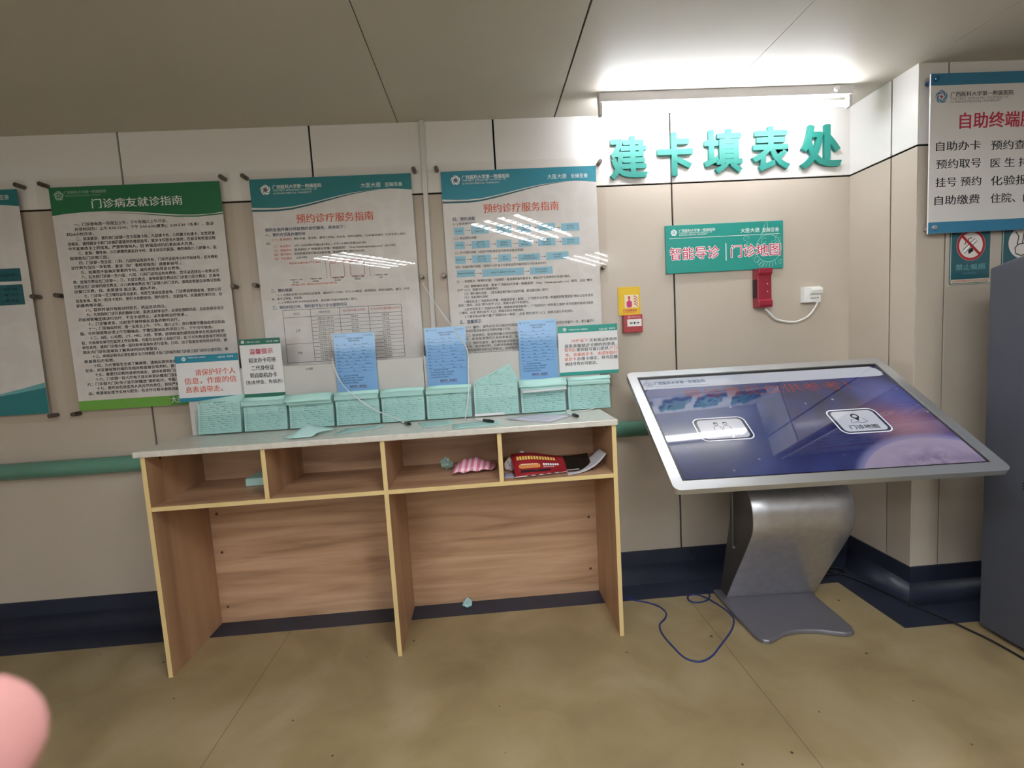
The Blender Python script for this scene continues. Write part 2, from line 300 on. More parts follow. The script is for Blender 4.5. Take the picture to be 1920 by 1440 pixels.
TXT = {'C1': [(-1.369, 1.327, 0.007, 0.083, '广西医科大学第一附属医院', 'w', 0), (-1.233, 1.323, 0.009, 0.034, '大医大德', 'w', 0), (-1.191, 1.3235, 0.008, 0.029, '至臻至善', 'w', 0), (-1.341, 1.257, 0.029, 0.182, '请保护好个人', 'o', 0.012), (-1.393, 1.219, 0.03, 0.235, '信息，作废的信', 'o', 0.012), (-1.392, 1.1785, 0.029, 0.168, '息表请带走。', 'o', 0.012)],
 'C2': [(-1.099, 1.3825, 0.006, 0.064, '广西医科大学第一附属医院', 'w', 0), (-1.008, 1.382, 0.008, 0.03, '大医大德', 'w', 0), (-0.973, 1.382, 0.007, 0.023, '至臻至善', 'w', 0), (-1.087, 1.338, 0.025, 0.107, '温馨提示', 'r', 0.015), (-1.094, 1.297, 0.023, 0.122, '初次办卡可持', 'k', 0.015), (-1.086, 1.2615, 0.023, 0.104, '二代身份证', 'k', 0.015), (-1.095, 1.227, 0.023, 0.123, '到自助机办卡', 'k', 0.015),
        (-1.117, 1.195, 0.019, 0.167, '（免收押金、免填表）', 'k', 0.012)],
 'C3': [(0.408, 1.353, 0.007, 0.095, '广西医科大学第一附属医院', 'w', 0), (0.557, 1.3485, 0.011, 0.041, '大医大德', 'w', 0), (0.606, 1.3495, 0.009, 0.031, '至臻至善', 'w', 0), (0.423, 1.2995, 0.016, 0.08, '18岁以下', 'o', 0.01), (0.509, 1.2985, 0.016, 0.134, '无有效证件使用', 'k', 0.012), (0.387, 1.2755, 0.017, 0.254, '直系亲属就诊卡预约的患者，', 'k', 0.012), (0.386, 1.257, 0.017, 0.054, '取号后', 'o', 0.01),
        (0.445, 1.256, 0.017, 0.156, '需到挂号窗口提供', 'k', 0.012), (0.606, 1.2555, 0.017, 0.038, '户口', 'o', 0.01), (0.388, 1.2335, 0.017, 0.255, '本、亲属就诊卡、未成年临时', 'o', 0.01), (0.385, 1.2125, 0.017, 0.056, '就诊卡', 'o', 0.01), (0.446, 1.212, 0.017, 0.198, '办理卡绑定，转号后缴', 'k', 0.012), (0.386, 1.1895, 0.017, 0.157, '纳挂号费方可就诊。', 'k', 0.012)],
 'P1': ('body', -1.928, -1.888, -1.25, 1.982, 0.02222,
        ['>一、门诊部每周一至周五上午、下午及周六上午开诊。', '>开诊时间为：上午 8:00-12:00，下午 3:00-6:00(夏季)；2:30-5:30（冬季），急诊', '科24小时开诊。', '>二、首次就诊，请先到门诊部一至五层建卡处、九层建卡处、儿科建卡处建卡，如您是复', '诊病友，请持就诊卡和门诊病历直接到各楼层挂号。就诊卡仅限本人使用，在就诊和检查过程', '中不能更改卡上的信息。严禁转借他人，因 转借造成的后果由本人负责。', '>三、医保、慢性病、小儿统筹的病友办卡时，请主动出示医保、慢性病及小 儿统筹卡，医', '保审批在门诊部三层。', '>四、门诊部一至五层、儿科、九层均设有挂号处，门诊开诊前半小时开始挂号，挂号费和', '诊疗费为当日一次有效，复诊（如：看检验报告）请重新挂号 。', '>五、如果您不能确定要看的专科，请先到咨询导诊台咨询。',
         '>六、在东院门诊部一至六层、九层、儿科门诊均设有收费处，您可以选择任一收费点交', '费。医保交费设在门诊部一、三、五层交费点；南铁医保交费设在门诊部三层交费点；区离休', '交费设在门诊部四层交费点，小儿统筹收费设 在门诊部儿科门诊内。请病友根据自身情况到相', '应窗口交费，钱、发票请当 面点清，遗失不补。', '>七、门诊部一至五楼均设有自助机，有医生排班信息查询、门诊费用明细查询、医院公开', '信息查询、医大一院龙卡签约、银行卡余额查询、预约挂号、 自助挂号、化验报告单打印、自', '助缴费等功能。', '>八、取药时请并有核对好姓名、药品及其用法。', '>九、凡到我院门诊开具的静脉注射，肌肉注射等治疗，必须在我院完成，且应在就诊当日', '开始按医嘱连续进行治疗，不宜中途停止，以免影响治疗效果 。',
         '>十、门诊输液室，注射室不接待病友自备药物的治疗。', '>十一、门诊抽血时间：周一至周五上午、下午、周六上午，部分需要空腹抽血项目如血', '脂、中风预报等必须上午空腹抽血，不需空腹抽血的项目上午、下午均可抽血。', '>十二、B超、心电图、CT、MRI、X线、胃镜、肠镜检查的报告结果单在检查科室领', '取；化验报告单可在医师工作站查看，也能在自动机上自助打印，如 打印失败或查询不到化验', '单信息时，请到门诊部大楼一层化验单查询处进行查询、打印。由于取报告单的时间不同，请', '病友向门诊化验单处了解具体时间方便复诊。', '>十三、疾病证明书必须在就诊当日持就医卡及门诊病历到门诊部三层门诊办公室打印、审', '核盖章后方有效。', '>十四、为方便医生全面了解病情，请病友提供真实病情，以便', '安全，并妥善保管好病历及相关检查报告等资料，复诊时带来。',
         '>十五、需要打印费用清单的病友，请持发票到门诊部一', '>十六、门诊部一层大厅电子显示屏滚动播放门诊就诊指南', '片；门诊部大门处电子显示屏播放“谨防医托、号贩子”警告', '>十七、救死扶伤是医务人员应尽的责任，我院严禁医务', '品。希望病友给予支持与配合，在诊疗过程中谢绝向医务人员']),
 'P1h': [(-1.796, 2.074, 0.043, 0.413, '门诊病友就诊指南', 'w', 0.012), (-1.914, 2.1295, 0.014, 0.19, '广西医科大学第一附属医院', 't', 0.01), (-1.91, 2.114, 0.007, 0.157, 'THE FIRST AFFILIATED HOSPITAL OF GUANGXI', 't', 0), (-1.547, 1.1275, 0.034, 0.12, '大医大德', 'w', 0), (-1.41, 1.129, 0.031, 0.098, '至臻至善', 'w', 0)],
 'P2': [(-0.96, 2.1155, 0.018, 0.23, '广西医科大学第一附属医院', 'w', 0.015), (-0.96, 2.0995, 0.009, 0.207, 'THE FIRST AFFILIATED HOSPITAL OF', 'w', 0), (-0.96, 2.086, 0.009, 0.182, 'GUANGXI MEDICAL UNIVERSITY', 'w', 0), (-0.544, 2.1065, 0.023, 0.095, '大医大德', 'w', 0), (-0.428, 2.1055, 0.019, 0.083, '至臻至善', 'w', 0), (-0.864, 1.963, 0.042, 0.368, '预约诊疗服务指南', 'o', 0.012),
        (-1.015, 1.9165, 0.016, 0.38, '我院全面开展分时段预约诊疗服务，具体如下：', 'n', 0.015), (-1.016, 1.8925, 0.016, 0.188, '一、预约方式及办理时间', 'n', 0.015), (-0.985, 1.869, 0.012, 0.093, '（一）现场预约:', 'o', 0), (-0.883, 1.87, 0.011, 0.535, '预约专窗、挂号处、医师工作站、分诊台、院内自助机、12580现场预约（门诊正常上班时', 'k', 0), (-1.015, 1.852, 0.012, 0.019, '间）', 'k', 0), (-0.984, 1.837, 0.012, 0.087, '（二）电话预约:', 'o', 0),
        (-0.887, 1.8375, 0.012, 0.347, '0771-12580转0号键(24小时) 、0771-114转0号键(24小时)', 'k', 0), (-0.985, 1.8175, 0.012, 0.088, '（三）网络预约:', 'o', 0), (-0.886, 1.818, 0.012, 0.486, '登录网址“广西医科大学第一附属医院” （http://www.gxmuyfy.com）(24小时)', 'k', 0), (-0.985, 1.798, 0.012, 0.086, '（四）银行预约:', 'o', 0), (-0.887, 1.799, 0.012, 0.336, '区内各建设银行网点自助终端、建设银行网上银行(24小时)', 'k', 0),
        (-0.985, 1.7785, 0.012, 0.086, '（五）手机预约:', 'o', 0), (-0.879, 1.78, 0.012, 0.052, '(24小时)', 'k', 0), (-0.917, 1.7545, 0.01, 0.15, '微信关注请扫描以下二维码', 'o', 0), (-0.725, 1.755, 0.01, 0.159, '支付宝关注请扫描以下二维码', 'o', 0), (-0.924, 1.675, 0.007, 0.064, '广西医科大一附院', 'k', 0), (-0.907, 1.663, 0.007, 0.028, '掌上医院', 'k', 0), (-0.828, 1.675, 0.007, 0.06, '广西医科大一附院', 'k', 0),
        (-0.813, 1.663, 0.007, 0.029, '智慧医院', 'k', 0), (-0.721, 1.674, 0.007, 0.059, '广西医科大一附院', 'k', 0), (-0.707, 1.663, 0.007, 0.028, '掌上医院', 'k', 0), (-0.623, 1.675, 0.008, 0.06, '广西医科大一附院', 'k', 0), (-0.61, 1.664, 0.007, 0.029, '智慧医院', 'k', 0), (-0.513, 1.678, 0.008, 0.063, '广西医科大一附院', 'k', 0), (-0.49, 1.666, 0.008, 0.016, 'APP', 'k', 0),
        (-0.918, 1.6505, 0.01, 0.22, '*预约截止时间、预约取号及报到时间以下表为准', 'o', 0), (-1.017, 1.627, 0.016, 0.101, '二、预约周期', 'n', 0.015), (-0.987, 1.605, 0.012, 0.639, '(一) 可预约未来15天内的出诊医师，通过0771-12580、0771-114电话、医院网站、院内自助机、窗口、分诊', 'k', 0), (-1.016, 1.587, 0.012, 0.148, '台、医生工作站、手机等；', 'k', 0), (-0.987, 1.569, 0.012, 0.381, '(二) 可预约未来7天内的出诊医师，通过建行自助终端及网上银行。', 'k', 0),
        (-1.018, 1.545, 0.017, 0.357, '三、预约时段分布，预约取号及分诊台报到时间', 'n', 0.015), (-0.92, 1.51, 0.012, 0.028, '时间', 'n', 0), (-0.797, 1.513, 0.012, 0.054, '预约时段', 'n', 0), (-0.682, 1.514, 0.012, 0.108, '当日取号截止时间', 'r', 0), (-0.548, 1.515, 0.012, 0.144, '当日分诊台报到截止时间', 'r', 0), (-0.918, 1.4285, 0.013, 0.024, '上午', 'k', 0), (-0.918, 1.318, 0.013, 0.024, '下午', 'k', 0)],
 'P3': [(-0.055, 2.124, 0.019, 0.233, '广西医科大学第一附属医院', 'w', 0.015), (-0.055, 2.109, 0.009, 0.215, 'THE FIRST AFFILIATED HOSPITAL OF', 'w', 0), (-0.056, 2.095, 0.009, 0.184, 'GUANGXI MEDICAL UNIVERSITY', 'w', 0), (0.365, 2.1105, 0.023, 0.095, '大医大德', 'w', 0), (0.482, 2.11, 0.02, 0.084, '至臻至善', 'w', 0), (0.04, 1.971, 0.043, 0.375, '预约诊疗服务指南', 'o', 0.012),
        (-0.112, 1.927, 0.018, 0.108, '四、预约流程', 'n', 0.015), (-0.112, 1.904, 0.013, 0.112, '(一) 现场预约流程', 'k', 0), (-0.113, 1.835, 0.013, 0.111, '(二) 电话预约流程', 'k', 0), (-0.114, 1.765, 0.013, 0.342, '(三) 无卡预约流程（适用于持有身份证号的初次就诊患者）', 'k', 0), (-0.115, 1.695, 0.013, 0.453, '（四）卡绑定预约流程 （适用于18岁以下无有效证件持临时就诊卡的未成年人）', 'k', 0),
        (-0.114, 1.6245, 0.013, 0.572, '注：一张就医卡（有预约功能）只能绑定一张亲属的临时就诊卡，需出示户口本原件方可进行绑定。', 'k', 0), (-0.079, 1.5995, 0.013, 0.645, '（五）网络预约流程：登录“广西医科大学第一附属医院”（http：//www.gxmuyfy.com）首页，点击“预约', 'k', 0), (-0.114, 1.582, 0.013, 0.207, '诊疗”入口，按提示进行网络预约。', 'k', 0), (-0.081, 1.563, 0.014, 0.423, '（六）银行预约流程：（详见建设银行网点自助终端、建设银行网上银行）', 'k', 0), (-0.082, 1.545, 0.013, 0.123, '（七）手机预约流程：', 'k', 0),
        (-0.081, 1.524, 0.014, 0.648, '1.微信关注“广西医科大学第一附属医院掌上医院”、“广西医科大学第一附属医院智慧医院”微信公众号或扫', 'k', 0), (-0.114, 1.507, 0.013, 0.355, '描其二维码，点击“预约/挂号”入口，按提示进行手机预约。', 'k', 0), (-0.084, 1.4865, 0.013, 0.651, '2.支付宝关注“广西医科大学第一附属医院智慧医院”、“广西医科大一附院掌上医院”支付宝服务窗或扫描其', 'k', 0), (-0.113, 1.4695, 0.013, 0.329, '二维码，点击“预约/挂号”入口，按提示进行手机预约。', 'k', 0),
        (-0.085, 1.45, 0.014, 0.55, '3.下载手机APP客户端“广西医科大一附院”，点击“预约/挂号”入口，按提示进行手机预约。', 'k', 0), (-0.113, 1.4245, 0.019, 0.108, '五、温馨提示', 'n', 0.015), (-0.086, 1.397, 0.014, 0.426, '（一）爽约：请务必在当日就诊时段结束前报到，否则系统将', 'k', 0), (0.374, 1.3955, 0.014, 0.191, '自动记录爽约一次，累计爽约3', 'k', 0), (-0.11, 1.3785, 0.014, 0.252, '次，系统将取消该身份证号预约资格三个月。', 'k', 0),
        (-0.089, 1.356, 0.014, 0.442, '（二）取消预约：取消预约截止时间为预约就诊日前一天，逾期不能', 'k', 0), (-0.107, 1.3385, 0.014, 0.443, '预约。如未取消预约又未前来就诊，系统报到视为爽约处理。', 'k', 0), (-0.089, 1.3175, 0.014, 0.44, '（三）预约号退号：请于预约就诊日前3天到窗口办理退号手续。如', 'k', 0), (-0.106, 1.3, 0.013, 0.456, '发生停、替诊情况时，已取号的病友可在预约日期内办理退号，也', 'k', 0), (-0.099, 1.282, 0.014, 0.339, '可按照原预约时间正常就诊；其他情况不予退号。', 'k', 0),
        (-0.089, 1.264, 0.014, 0.313, '（四）预约时需提供有效的联系电话（以便联系）。', 'k', 0)],
 'P3box': [[(-0.111, 1.851, -0.06, 1.887), (-0.027, 1.852, 0.061, 1.89), (0.097, 1.85, 0.173, 1.888), (0.205, 1.85, 0.269, 1.887), (0.302, 1.851, 0.391, 1.888), (0.421, 1.846, 0.513, 1.884)], [(-0.112, 1.783, -0.062, 1.82), (-0.028, 1.782, 0.061, 1.819), (0.095, 1.781, 0.17, 1.818), (0.204, 1.779, 0.269, 1.816), (0.302, 1.779, 0.389, 1.817), (0.422, 1.778, 0.511, 1.814)],
           [(-0.114, 1.712, -0.062, 1.749), (-0.03, 1.711, 0.064, 1.75), (0.097, 1.711, 0.164, 1.748), (0.197, 1.711, 0.309, 1.744), (0.339, 1.709, 0.452, 1.746)], [(-0.111, 1.646, -0.02, 1.68), (0.015, 1.642, 0.224, 1.679), (0.254, 1.641, 0.368, 1.677)]],
 'RS': [(2.039, 2.248, 0.02, 0.283, '广西医科大学第一附属医院', 'k', 0.01), (2.039, 2.2305, 0.01, 0.261, 'THE FIRST AFFILIATED HOSPITAL OF', 'g', 0), (2.039, 2.218, 0.01, 0.227, 'GUANGXI MEDICAL UNIVERSITY', 'g', 0), (2.082, 2.1385, 0.064, 0.416, '自助终端服务', 'r', 0.02), (1.979, 2.0375, 0.039, 0.202, '自助办卡', 'k', 0), (2.228, 2.033, 0.039, 0.21, '预约查询', 'k', 0), (1.981, 1.9635, 0.039, 0.204, '预约取号', 'k', 0),
        (2.228, 1.9595, 0.039, 0.243, '医 生 排 班', 'k', 0), (1.98, 1.888, 0.039, 0.208, '挂号 预约', 'k', 0), (2.231, 1.885, 0.04, 0.227, '化验报告', 'k', 0), (1.977, 1.8125, 0.039, 0.206, '自助缴费', 'k', 0), (2.233, 1.811, 0.04, 0.244, '住院、门诊', 'k', 0)],
 'TS': [(1.022, 1.821, 0.014, 0.19, '广西医科大学第一附属医院', 'w', 0.01), (1.022, 1.8095, 0.007, 0.174, 'THE FIRST AFFILIATED HOSPITAL OF', 'w', 0), (1.022, 1.8, 0.007, 0.149, 'GUANGXI MEDICAL UNIVERSITY', 'w', 0), (1.345, 1.8075, 0.023, 0.099, '大医大德', 'w', 0), (1.459, 1.8055, 0.021, 0.088, '至臻至善', 'w', 0), (0.973, 1.707, 0.061, 0.258, '智能导诊', 'r', 0), (1.292, 1.7055, 0.061, 0.262, '门诊地图', 'r', 0)]}


# ================================================================== ROOM
def floor_mat():
    m = noisy('mottled_tan_vinyl', [(.22, '#7a684c'), (.5, '#94825f'), (.8, '#a8977a')], nscale=3.2, detail=9, rough=.42, dist=.5, coat=.12, coatrough=.25)
    t = m.node_tree; b = t.nodes['Principled BSDF']; cr = [n for n in t.nodes if n.type == 'VALTORGB'][0]
    tc = [n for n in t.nodes if n.type == 'TEX_COORD'][0]; sp = t.nodes.new('ShaderNodeSeparateXYZ'); t.links.new(tc.outputs['Object'], sp.inputs[0])
    def node(op, a, bb=None):
        n = t.nodes.new('ShaderNodeMath'); n.operation = op
        for i, q in enumerate((a, bb)):
            if q is None: continue
            if isinstance(q, (int, float)): n.inputs[i].default_value = q
            else: t.links.new(q, n.inputs[i])
        return n.outputs[0]
    # welded seams every 1.935 m
    s1 = node('PINGPONG', node('ADD', sp.outputs[0], 1.005+1.935*4), .9675); seam = node('LESS_THAN', s1, .0022)
    nz = t.nodes.new('ShaderNodeTexNoise'); nz.inputs['Scale'].default_value = 26; nz.inputs['Detail'].default_value = 2
    sc = t.nodes.new('ShaderNodeTexNoise'); sc.inputs['Scale'].default_value = 1.7; sc.inputs['Detail'].default_value = 5
    t.links.new(tc.outputs['Object'], nz.inputs[0]); t.links.new(tc.outputs['Object'], sc.inputs[0])
    # scuffs: grey-brown grime in blotches
    grime = node('MULTIPLY', node('GREATER_THAN', nz.outputs['Fac'], .74), .55)
    mr = t.nodes.new('ShaderNodeMapRange'); mr.inputs[1].default_value = .5; mr.inputs[2].default_value = .75; t.links.new(sc.outputs['Fac'], mr.inputs[0])
    gr = node('MULTIPLY', grime, mr.outputs[0])
    m1 = t.nodes.new('ShaderNodeMix'); m1.data_type = 'RGBA'; t.links.new(gr, m1.inputs['Factor']); t.links.new(cr.outputs[0], m1.inputs['A']); m1.inputs['B'].default_value = lin('#4d4032')
    m2 = t.nodes.new('ShaderNodeMix'); m2.data_type = 'RGBA'; t.links.new(node('MULTIPLY', seam, .6), m2.inputs['Factor']); t.links.new(m1.outputs['Result'], m2.inputs['A']); m2.inputs['B'].default_value = lin('#5b4c34')
    vo = t.nodes.new('ShaderNodeTexVoronoi'); vo.voronoi_dimensions = '2D'; vo.inputs['Scale'].default_value = 5.5; t.links.new(tc.outputs['Object'], vo.inputs['Vector'])
    sr = t.nodes.new('ShaderNodeSeparateColor'); t.links.new(vo.outputs['Color'], sr.inputs[0])
    sz = node('MULTIPLY', sr.outputs[1], .036); spk = node('MULTIPLY', node('LESS_THAN', vo.outputs['Distance'], sz), node('GREATER_THAN', sr.outputs[0], .72))
    m3 = t.nodes.new('ShaderNodeMix'); m3.data_type = 'RGBA'; t.links.new(node('MULTIPLY', spk, .9), m3.inputs['Factor']); t.links.new(m2.outputs['Result'], m3.inputs['A']); m3.inputs['B'].default_value = lin('#1d1712')
    t.links.new(m3.outputs['Result'], b.inputs['Base Color'])
    return m
X0, X1, Y1 = -4.3, 4.6, -6.6
MB().box(X0, X1, Y1, .05, -.06, 0).build('floor', floor_mat(), kind='structure')
# ceiling sheets with thin open joints
g = MB(); g.box(X0, X1, Y1, .05, H+.012, H+.06, 1)
LAMPS = [(.46, -2.33), (-1.32, -3.6), (1.62, -4.4)]
cx = [X0, -1.112, -.347, .418, 1.183, 1.95, 2.72, 3.5, X1]; jw = [.0, .0003, .0018, .0035, .0012, .0012, .0012, .0012, 0]
for i in range(len(cx)-1): g.box(cx[i]+jw[i], cx[i+1]-jw[i+1], Y1, 0, H, H+.0125)
g.build('ceiling', [MCEIL, MGAP], kind='structure')
# back wall of cladding panels with open joints
g = MB(); g.box(X0, XR+.03, .012, .05, 0, H, 2)
sx = [X0, -3.427, -2.542, -1.657, -.772, .113, .998, XR+.02]
for i in range(len(sx)-1):
    a, b = sx[i]+.0045, sx[i+1]-.0045
    g.box(a, b, 0, .0125, 0, 2.0565, 0); g.box(a, b, 0, .0125, 2.0655, H, 1)
g.build('wall_back', [MC, MW, MGAP], kind='structure')
g = MB(); g.box(XR+.006, XR+.05, YP+.01, .006, 0, H, 2)
for a, b in ((-.2545, 0), (YP, -.2615)):
    g.box(XR, XR+.0065, a, b, 0, 2.057, 0); g.box(XR, XR+.0065, a, b, 2.065, H, 1)
g.build('wall_right', [MC, MW, MGAP], kind='structure', bevel=.0015)
g = MB(); g.box(XR+.01, X1, YP+.006, YP+.05, 0, H, 2)
px_ = [XR+.0066, 2.0715, 3.0, X1]
for i in range(len(px_)-1):
    a, b = px_[i]+(.003 if i else 0), px_[i+1]-.003
    g.box(a, b, YP, YP+.0065, 0, 2.057, 0); g.box(a, b, YP, YP+.0065, 2.065, H, 1)
g.build('wall_pier', [MC, MW, MGAP], kind='structure', bevel=.0015)
MB().box(X0-.05, X0, Y1, .05, 0, H).build('wall_left', MC, kind='structure')
MB().box(X1, X1+.05, Y1, .05, 0, H).build('wall_far_right', MC, kind='structure')
# far wall behind the camera with three wide glowing windows added to brighten the walls (seen only as glints in the glossy sheets)
FILL_WIN = [(-4.1, -1.43), (-1.37, 1.37), (1.43, 4.1)]; WZ = (1.25, 2.3)
g = MB(); xs_ = [X0]+[q for a in FILL_WIN for q in a]+[X1]
for i in range(0, len(xs_)-1, 2): g.box(xs_[i], xs_[i+1], Y1-.05, Y1, 0, H)
for a, b in FILL_WIN: g.box(a, b, Y1-.05, Y1, 0, WZ[0]); g.box(a, b, Y1-.05, Y1, WZ[1], H)
g.build('wall_front', MC, kind='structure')
FILL = emit('fill_light_glow', (.93, .98, 1.0, 1), FILL_POWER)
for i, (a, b) in enumerate(FILL_WIN):
    g = MB(); c = (a+b)/2
    for x in (a, b-.03): g.box(x, x+.03, Y1-.04, Y1+.01, WZ[0], WZ[1])
    for z in (WZ[0], WZ[1]-.05): g.box(a, b, Y1-.04, Y1+.01, z, z+.05)
    wf = g.build('fill_window_%d' % (i+1), M('#d8d8d6', .4), kind='structure')
    g = MB(); g.box(a, b, Y1-.045, Y1-.042, WZ[0], WZ[1]); g.build('fill_pane', FILL, wf)
# coved blue vinyl skirting that runs out over the floor
def cove(sign_y=True):
    P = [(0, .151), (-.006, .149), (-.007, .075)]
    for k in range(1, 8):
        a = R(90*k/8); P.append((-.007-.055*(1-math.cos(a)), .075-.07*math.sin(a)))
    P += [(-.08, .0035), (-.217, .003), (-.217, 0.0), (0, 0.0)]
    return P
def skirt(name, path):
    """cove profile swept along (start, end) given as functions of the distance from the wall"""
    g = MB(); A = [g.bm.verts.new(path[0](-p[0], p[1])) for p in cove()]; B = [g.bm.verts.new(path[1](-p[0], p[1])) for p in cove()]; n = len(A)
    for k in range(n): f = g.bm.faces.new((A[k], A[(k+1) % n], B[(k+1) % n], B[k])); f.smooth = 1 < k < 10
    g.bm.faces.new(A[::-1]); g.bm.faces.new(B); g.build(name, MVINYL, kind='structure')
skirt('baseboard_back', (lambda d, z: (X0+.01, -d, z), lambda d, z: (XR-d, -d, z)))
skirt('baseboard_right', (lambda d, z: (XR-d, -d, z), lambda d, z: (XR-d, YP-d, z)))
skirt('baseboard_pier', (lambda d, z: (XR-d, YP-d, z), lambda d, z: (X1-.01, YP-d, z)))

# ================================================================== LAMPS
t = thing('tube_light', (1.178, -.212, H), 'single bare fluorescent batten glowing on the ceiling above the green wall lettering', 'ceiling light')
b = MB(); b.prism([(-.235, H-.0005), (-.189, H-.0005), (-.194, H-.04), (-.23, H-.04)], 0, .585, 1.771)
b.build('batten_body', M('#d9d7d8', .4), t, bevel=.002)
for x0, x1 in ((.585, .601), (1.755, 1.771)):
    MB().box(x0, x1, -.226, -.198, H-.094, H-.038).build('lamp_holder', M('#d2d2d2', .4), t, bevel=.003)
MB().tube([(.602, -.212, H-.074), (1.754, -.212, H-.074)], .0132, 14).build('glowing_tube', emit('fluorescent_glow', (.97, .985, 1.05, 1), TUBE_POWER), t)
MB().tube([(1.685, -.233, H-.02), (1.685, -.246, H-.02)], .011, 14).build('starter', M('#eeeeee', .4), t)

lamp_tube = emit('louvre_lamp_glow', (.96, 1.0, 1.03, 1), LOUVRE_POWER)
LABL = ['louvred ceiling lamp above the centre of the floor', 'louvred ceiling lamp towards the left rear of the room', 'louvred ceiling lamp towards the right rear of the room']
LROT = R(34)
for (lx, ly), lb in zip(LAMPS, LABL):
    t = thing('louvre_light', (lx, ly, H), lb, 'ceiling light', 'louvre lamps on the ceiling', LROT)
    a, c, zb = .3, .61, -.058
    g = MB(); g.box(-a, a, -c, c, -.005, -.0005)
    for q in (-1, 1):
        g.box(q*a-.004, q*a+.004, -c, c, zb, -.0005); g.box(-a, a, q*c-.004, q*c+.004, zb, -.0005)
    g.build('housing', M('#e8e8e6', .4), t)
    for k in (-.22, -.073, .073, .22): MB().tube([(k, -.58, -.045), (k, .58, -.045)], .013, 10).build('lamp_tube', lamp_tube, t)
    g = MB()
    for k in range(1, 12): g.box(-a+.005, a-.005, -c+k*.1016-.001, -c+k*.1016+.001, zb, zb+.009)
    for k in (-.146, 0, .146): g.box(k-.002, k+.002, -c+.005, c-.005, zb, zb+.009)
    g.build('louvre_grid', M('#cfd0d0', .3, metal=.6), t)

# ================================================================== HANDRAIL, TRUNKING
t = thing('handrail', (-.5, 0, .79), 'long green wall handrail running behind the desk and the touchscreen kiosk', 'handrail')
P = [(-.03, .79), (-.05, .788), (-.066, .80), (-.073, .828), (-.066, .856), (-.05, .869), (-.03, .867)]
MB().prism(P, 0, X0+.05, 1.45, smooth=True).build('rail', MRAIL, t)
for x in (-3.4, -2.5, -1.55, .62, 1.3): MB().box(x-.03, x+.03, -.0305, 0, .80, .855).build('bracket', M('#4d7565', .4), t)
b = MB().prism([(-.243, H), (-.221, H), (-.239, 1.11), (-.261, 1.11)], 1, -.022, 0).build('cable_trunking', M('#cfcac4', .45), bevel=.002, loc=(-.24, 0, 1.11))
tag(b, 'narrow white cable trunking running down the wall between the two blue-green posters', 'cable trunking')

# ================================================================== POSTER BOARDS
def stud(parent, x, z, y1=-.048):
    MB().tube([(x, -.0005, z), (x, y1, z)], .0105, 14).build('stand_off_stud', STEEL, parent, bevel=.0015)
def board(label, ax0, ax1, px0, px1, az1=2.192, az0=1.06, pz1=2.155, pz0=1.10):
    t = thing('poster_board', ((ax0+ax1)/2, 0, az0), label, 'poster board')
    MB().box(ax0, ax1, -.0295, -.0245, az0, az1).build('acrylic_sheet', ACRYL, t)
    pp = MB().box(px0, px1, -.022, -.0208, pz0, pz1).build('poster', PAPER, t)
    for x in (px0-.018, px1+.018):
        for z in (pz1+.012, (pz0+pz1)/2+.03, pz0-.012): stud(t, x, z)
    return t, pp
FR = wallfr(-.022); FT = wallfr(-.0225)
def wave(pr, x0, top, bottom, dx, c1, c2):
    """top band of a poster with a curved lower edge, a white gap and a thin stroke below"""
    W = [(0, 2.024), (.06, 2.020), (.124, 2.018), (.19, 2.022), (.266, 2.034), (.34, 2.049), (.409, 2.063), (.48, 2.075), (.552, 2.082), (.61, 2.086), (.66, 2.087), (.71, 2.084), (.765, 2.077)]
    for (xa, za), (xb, zb) in zip(W, W[1:]): pr.poly([(x0+xa, za), (x0+xb, zb), (x0+xb, 2.155), (x0+xa, 2.155)], c1)
    S = [(0, 2.0095), (.06, 2.008), (.124, 2.0075), (.19, 2.012), (.266, 2.0255), (.34, 2.041), (.41, 2.056), (.48, 2.0695), (.552, 2.0795), (.61, 2.084)]
    pr.line([(x0+a, z) for a, z in S], [.009, .009, .009, .008, .0075, .007, .006, .0045, .003, .0008], c2)
def lines(pr, L):
    for x, z, h, wd, txt, c, bd in L: pr.text(x, z, h, wd, txt, c, max(bd, .011) if c == 'k' else bd, 2 if h > .02 else 1)

# --- left poster, cut by the picture's edge
t, pp = board('blue-green banded poster board left of the green one, cut by the left edge', -2.965, -2.078, -2.885, -2.122)
pr = Print(FR); wave(pr, -2.885, 0, 0, 0, TEALB, TEALD); pr.build('header_band', pp)
pr = Print(FT); pr.logo(-2.81, 2.11, .024, 'w'); pr.text(-2.775, 2.118, .019, .22, '广西医科大学第一附属医院', 'w', .015); pr.text(-2.775, 2.10, .009, .2, 'THE FIRST AFFILIATED HOSPITAL OF', 'w'); pr.text(-2.775, 2.088, .009, .17, 'GUANGXI MEDICAL UNIVERSITY', 'w')
pr.text(-2.36, 2.116, .024, .1, '大医大德', 'w'); pr.text(-2.245, 2.12, .022, .085, '至臻至善', 'w')
for z0, z1 in ((1.735, 1.795), (1.625, 1.72)): pr.rect(-2.60, -2.158, z0, z1, TEALD)
for z in (1.765,): pr.text(-2.36, z, .014, .185, '（现场挂号、自助挂号）', 'w')
for z in (1.70, 1.672, 1.645): pr.text(-2.33, z, .014, .15, '门诊楼一楼大厅', 'w')
pr.poly([(-2.885, 1.10), (-2.122, 1.10), (-2.122, 1.225), (-2.25, 1.205), (-2.5, 1.18), (-2.885, 1.165)], TEALB)
pr.poly([(-2.40, 1.192), (-2.25, 1.205), (-2.122, 1.225), (-2.122, 1.25), (-2.22, 1.228)], M('#6fb3bb', .5), .0001)
pr.build('printed_text', pp)
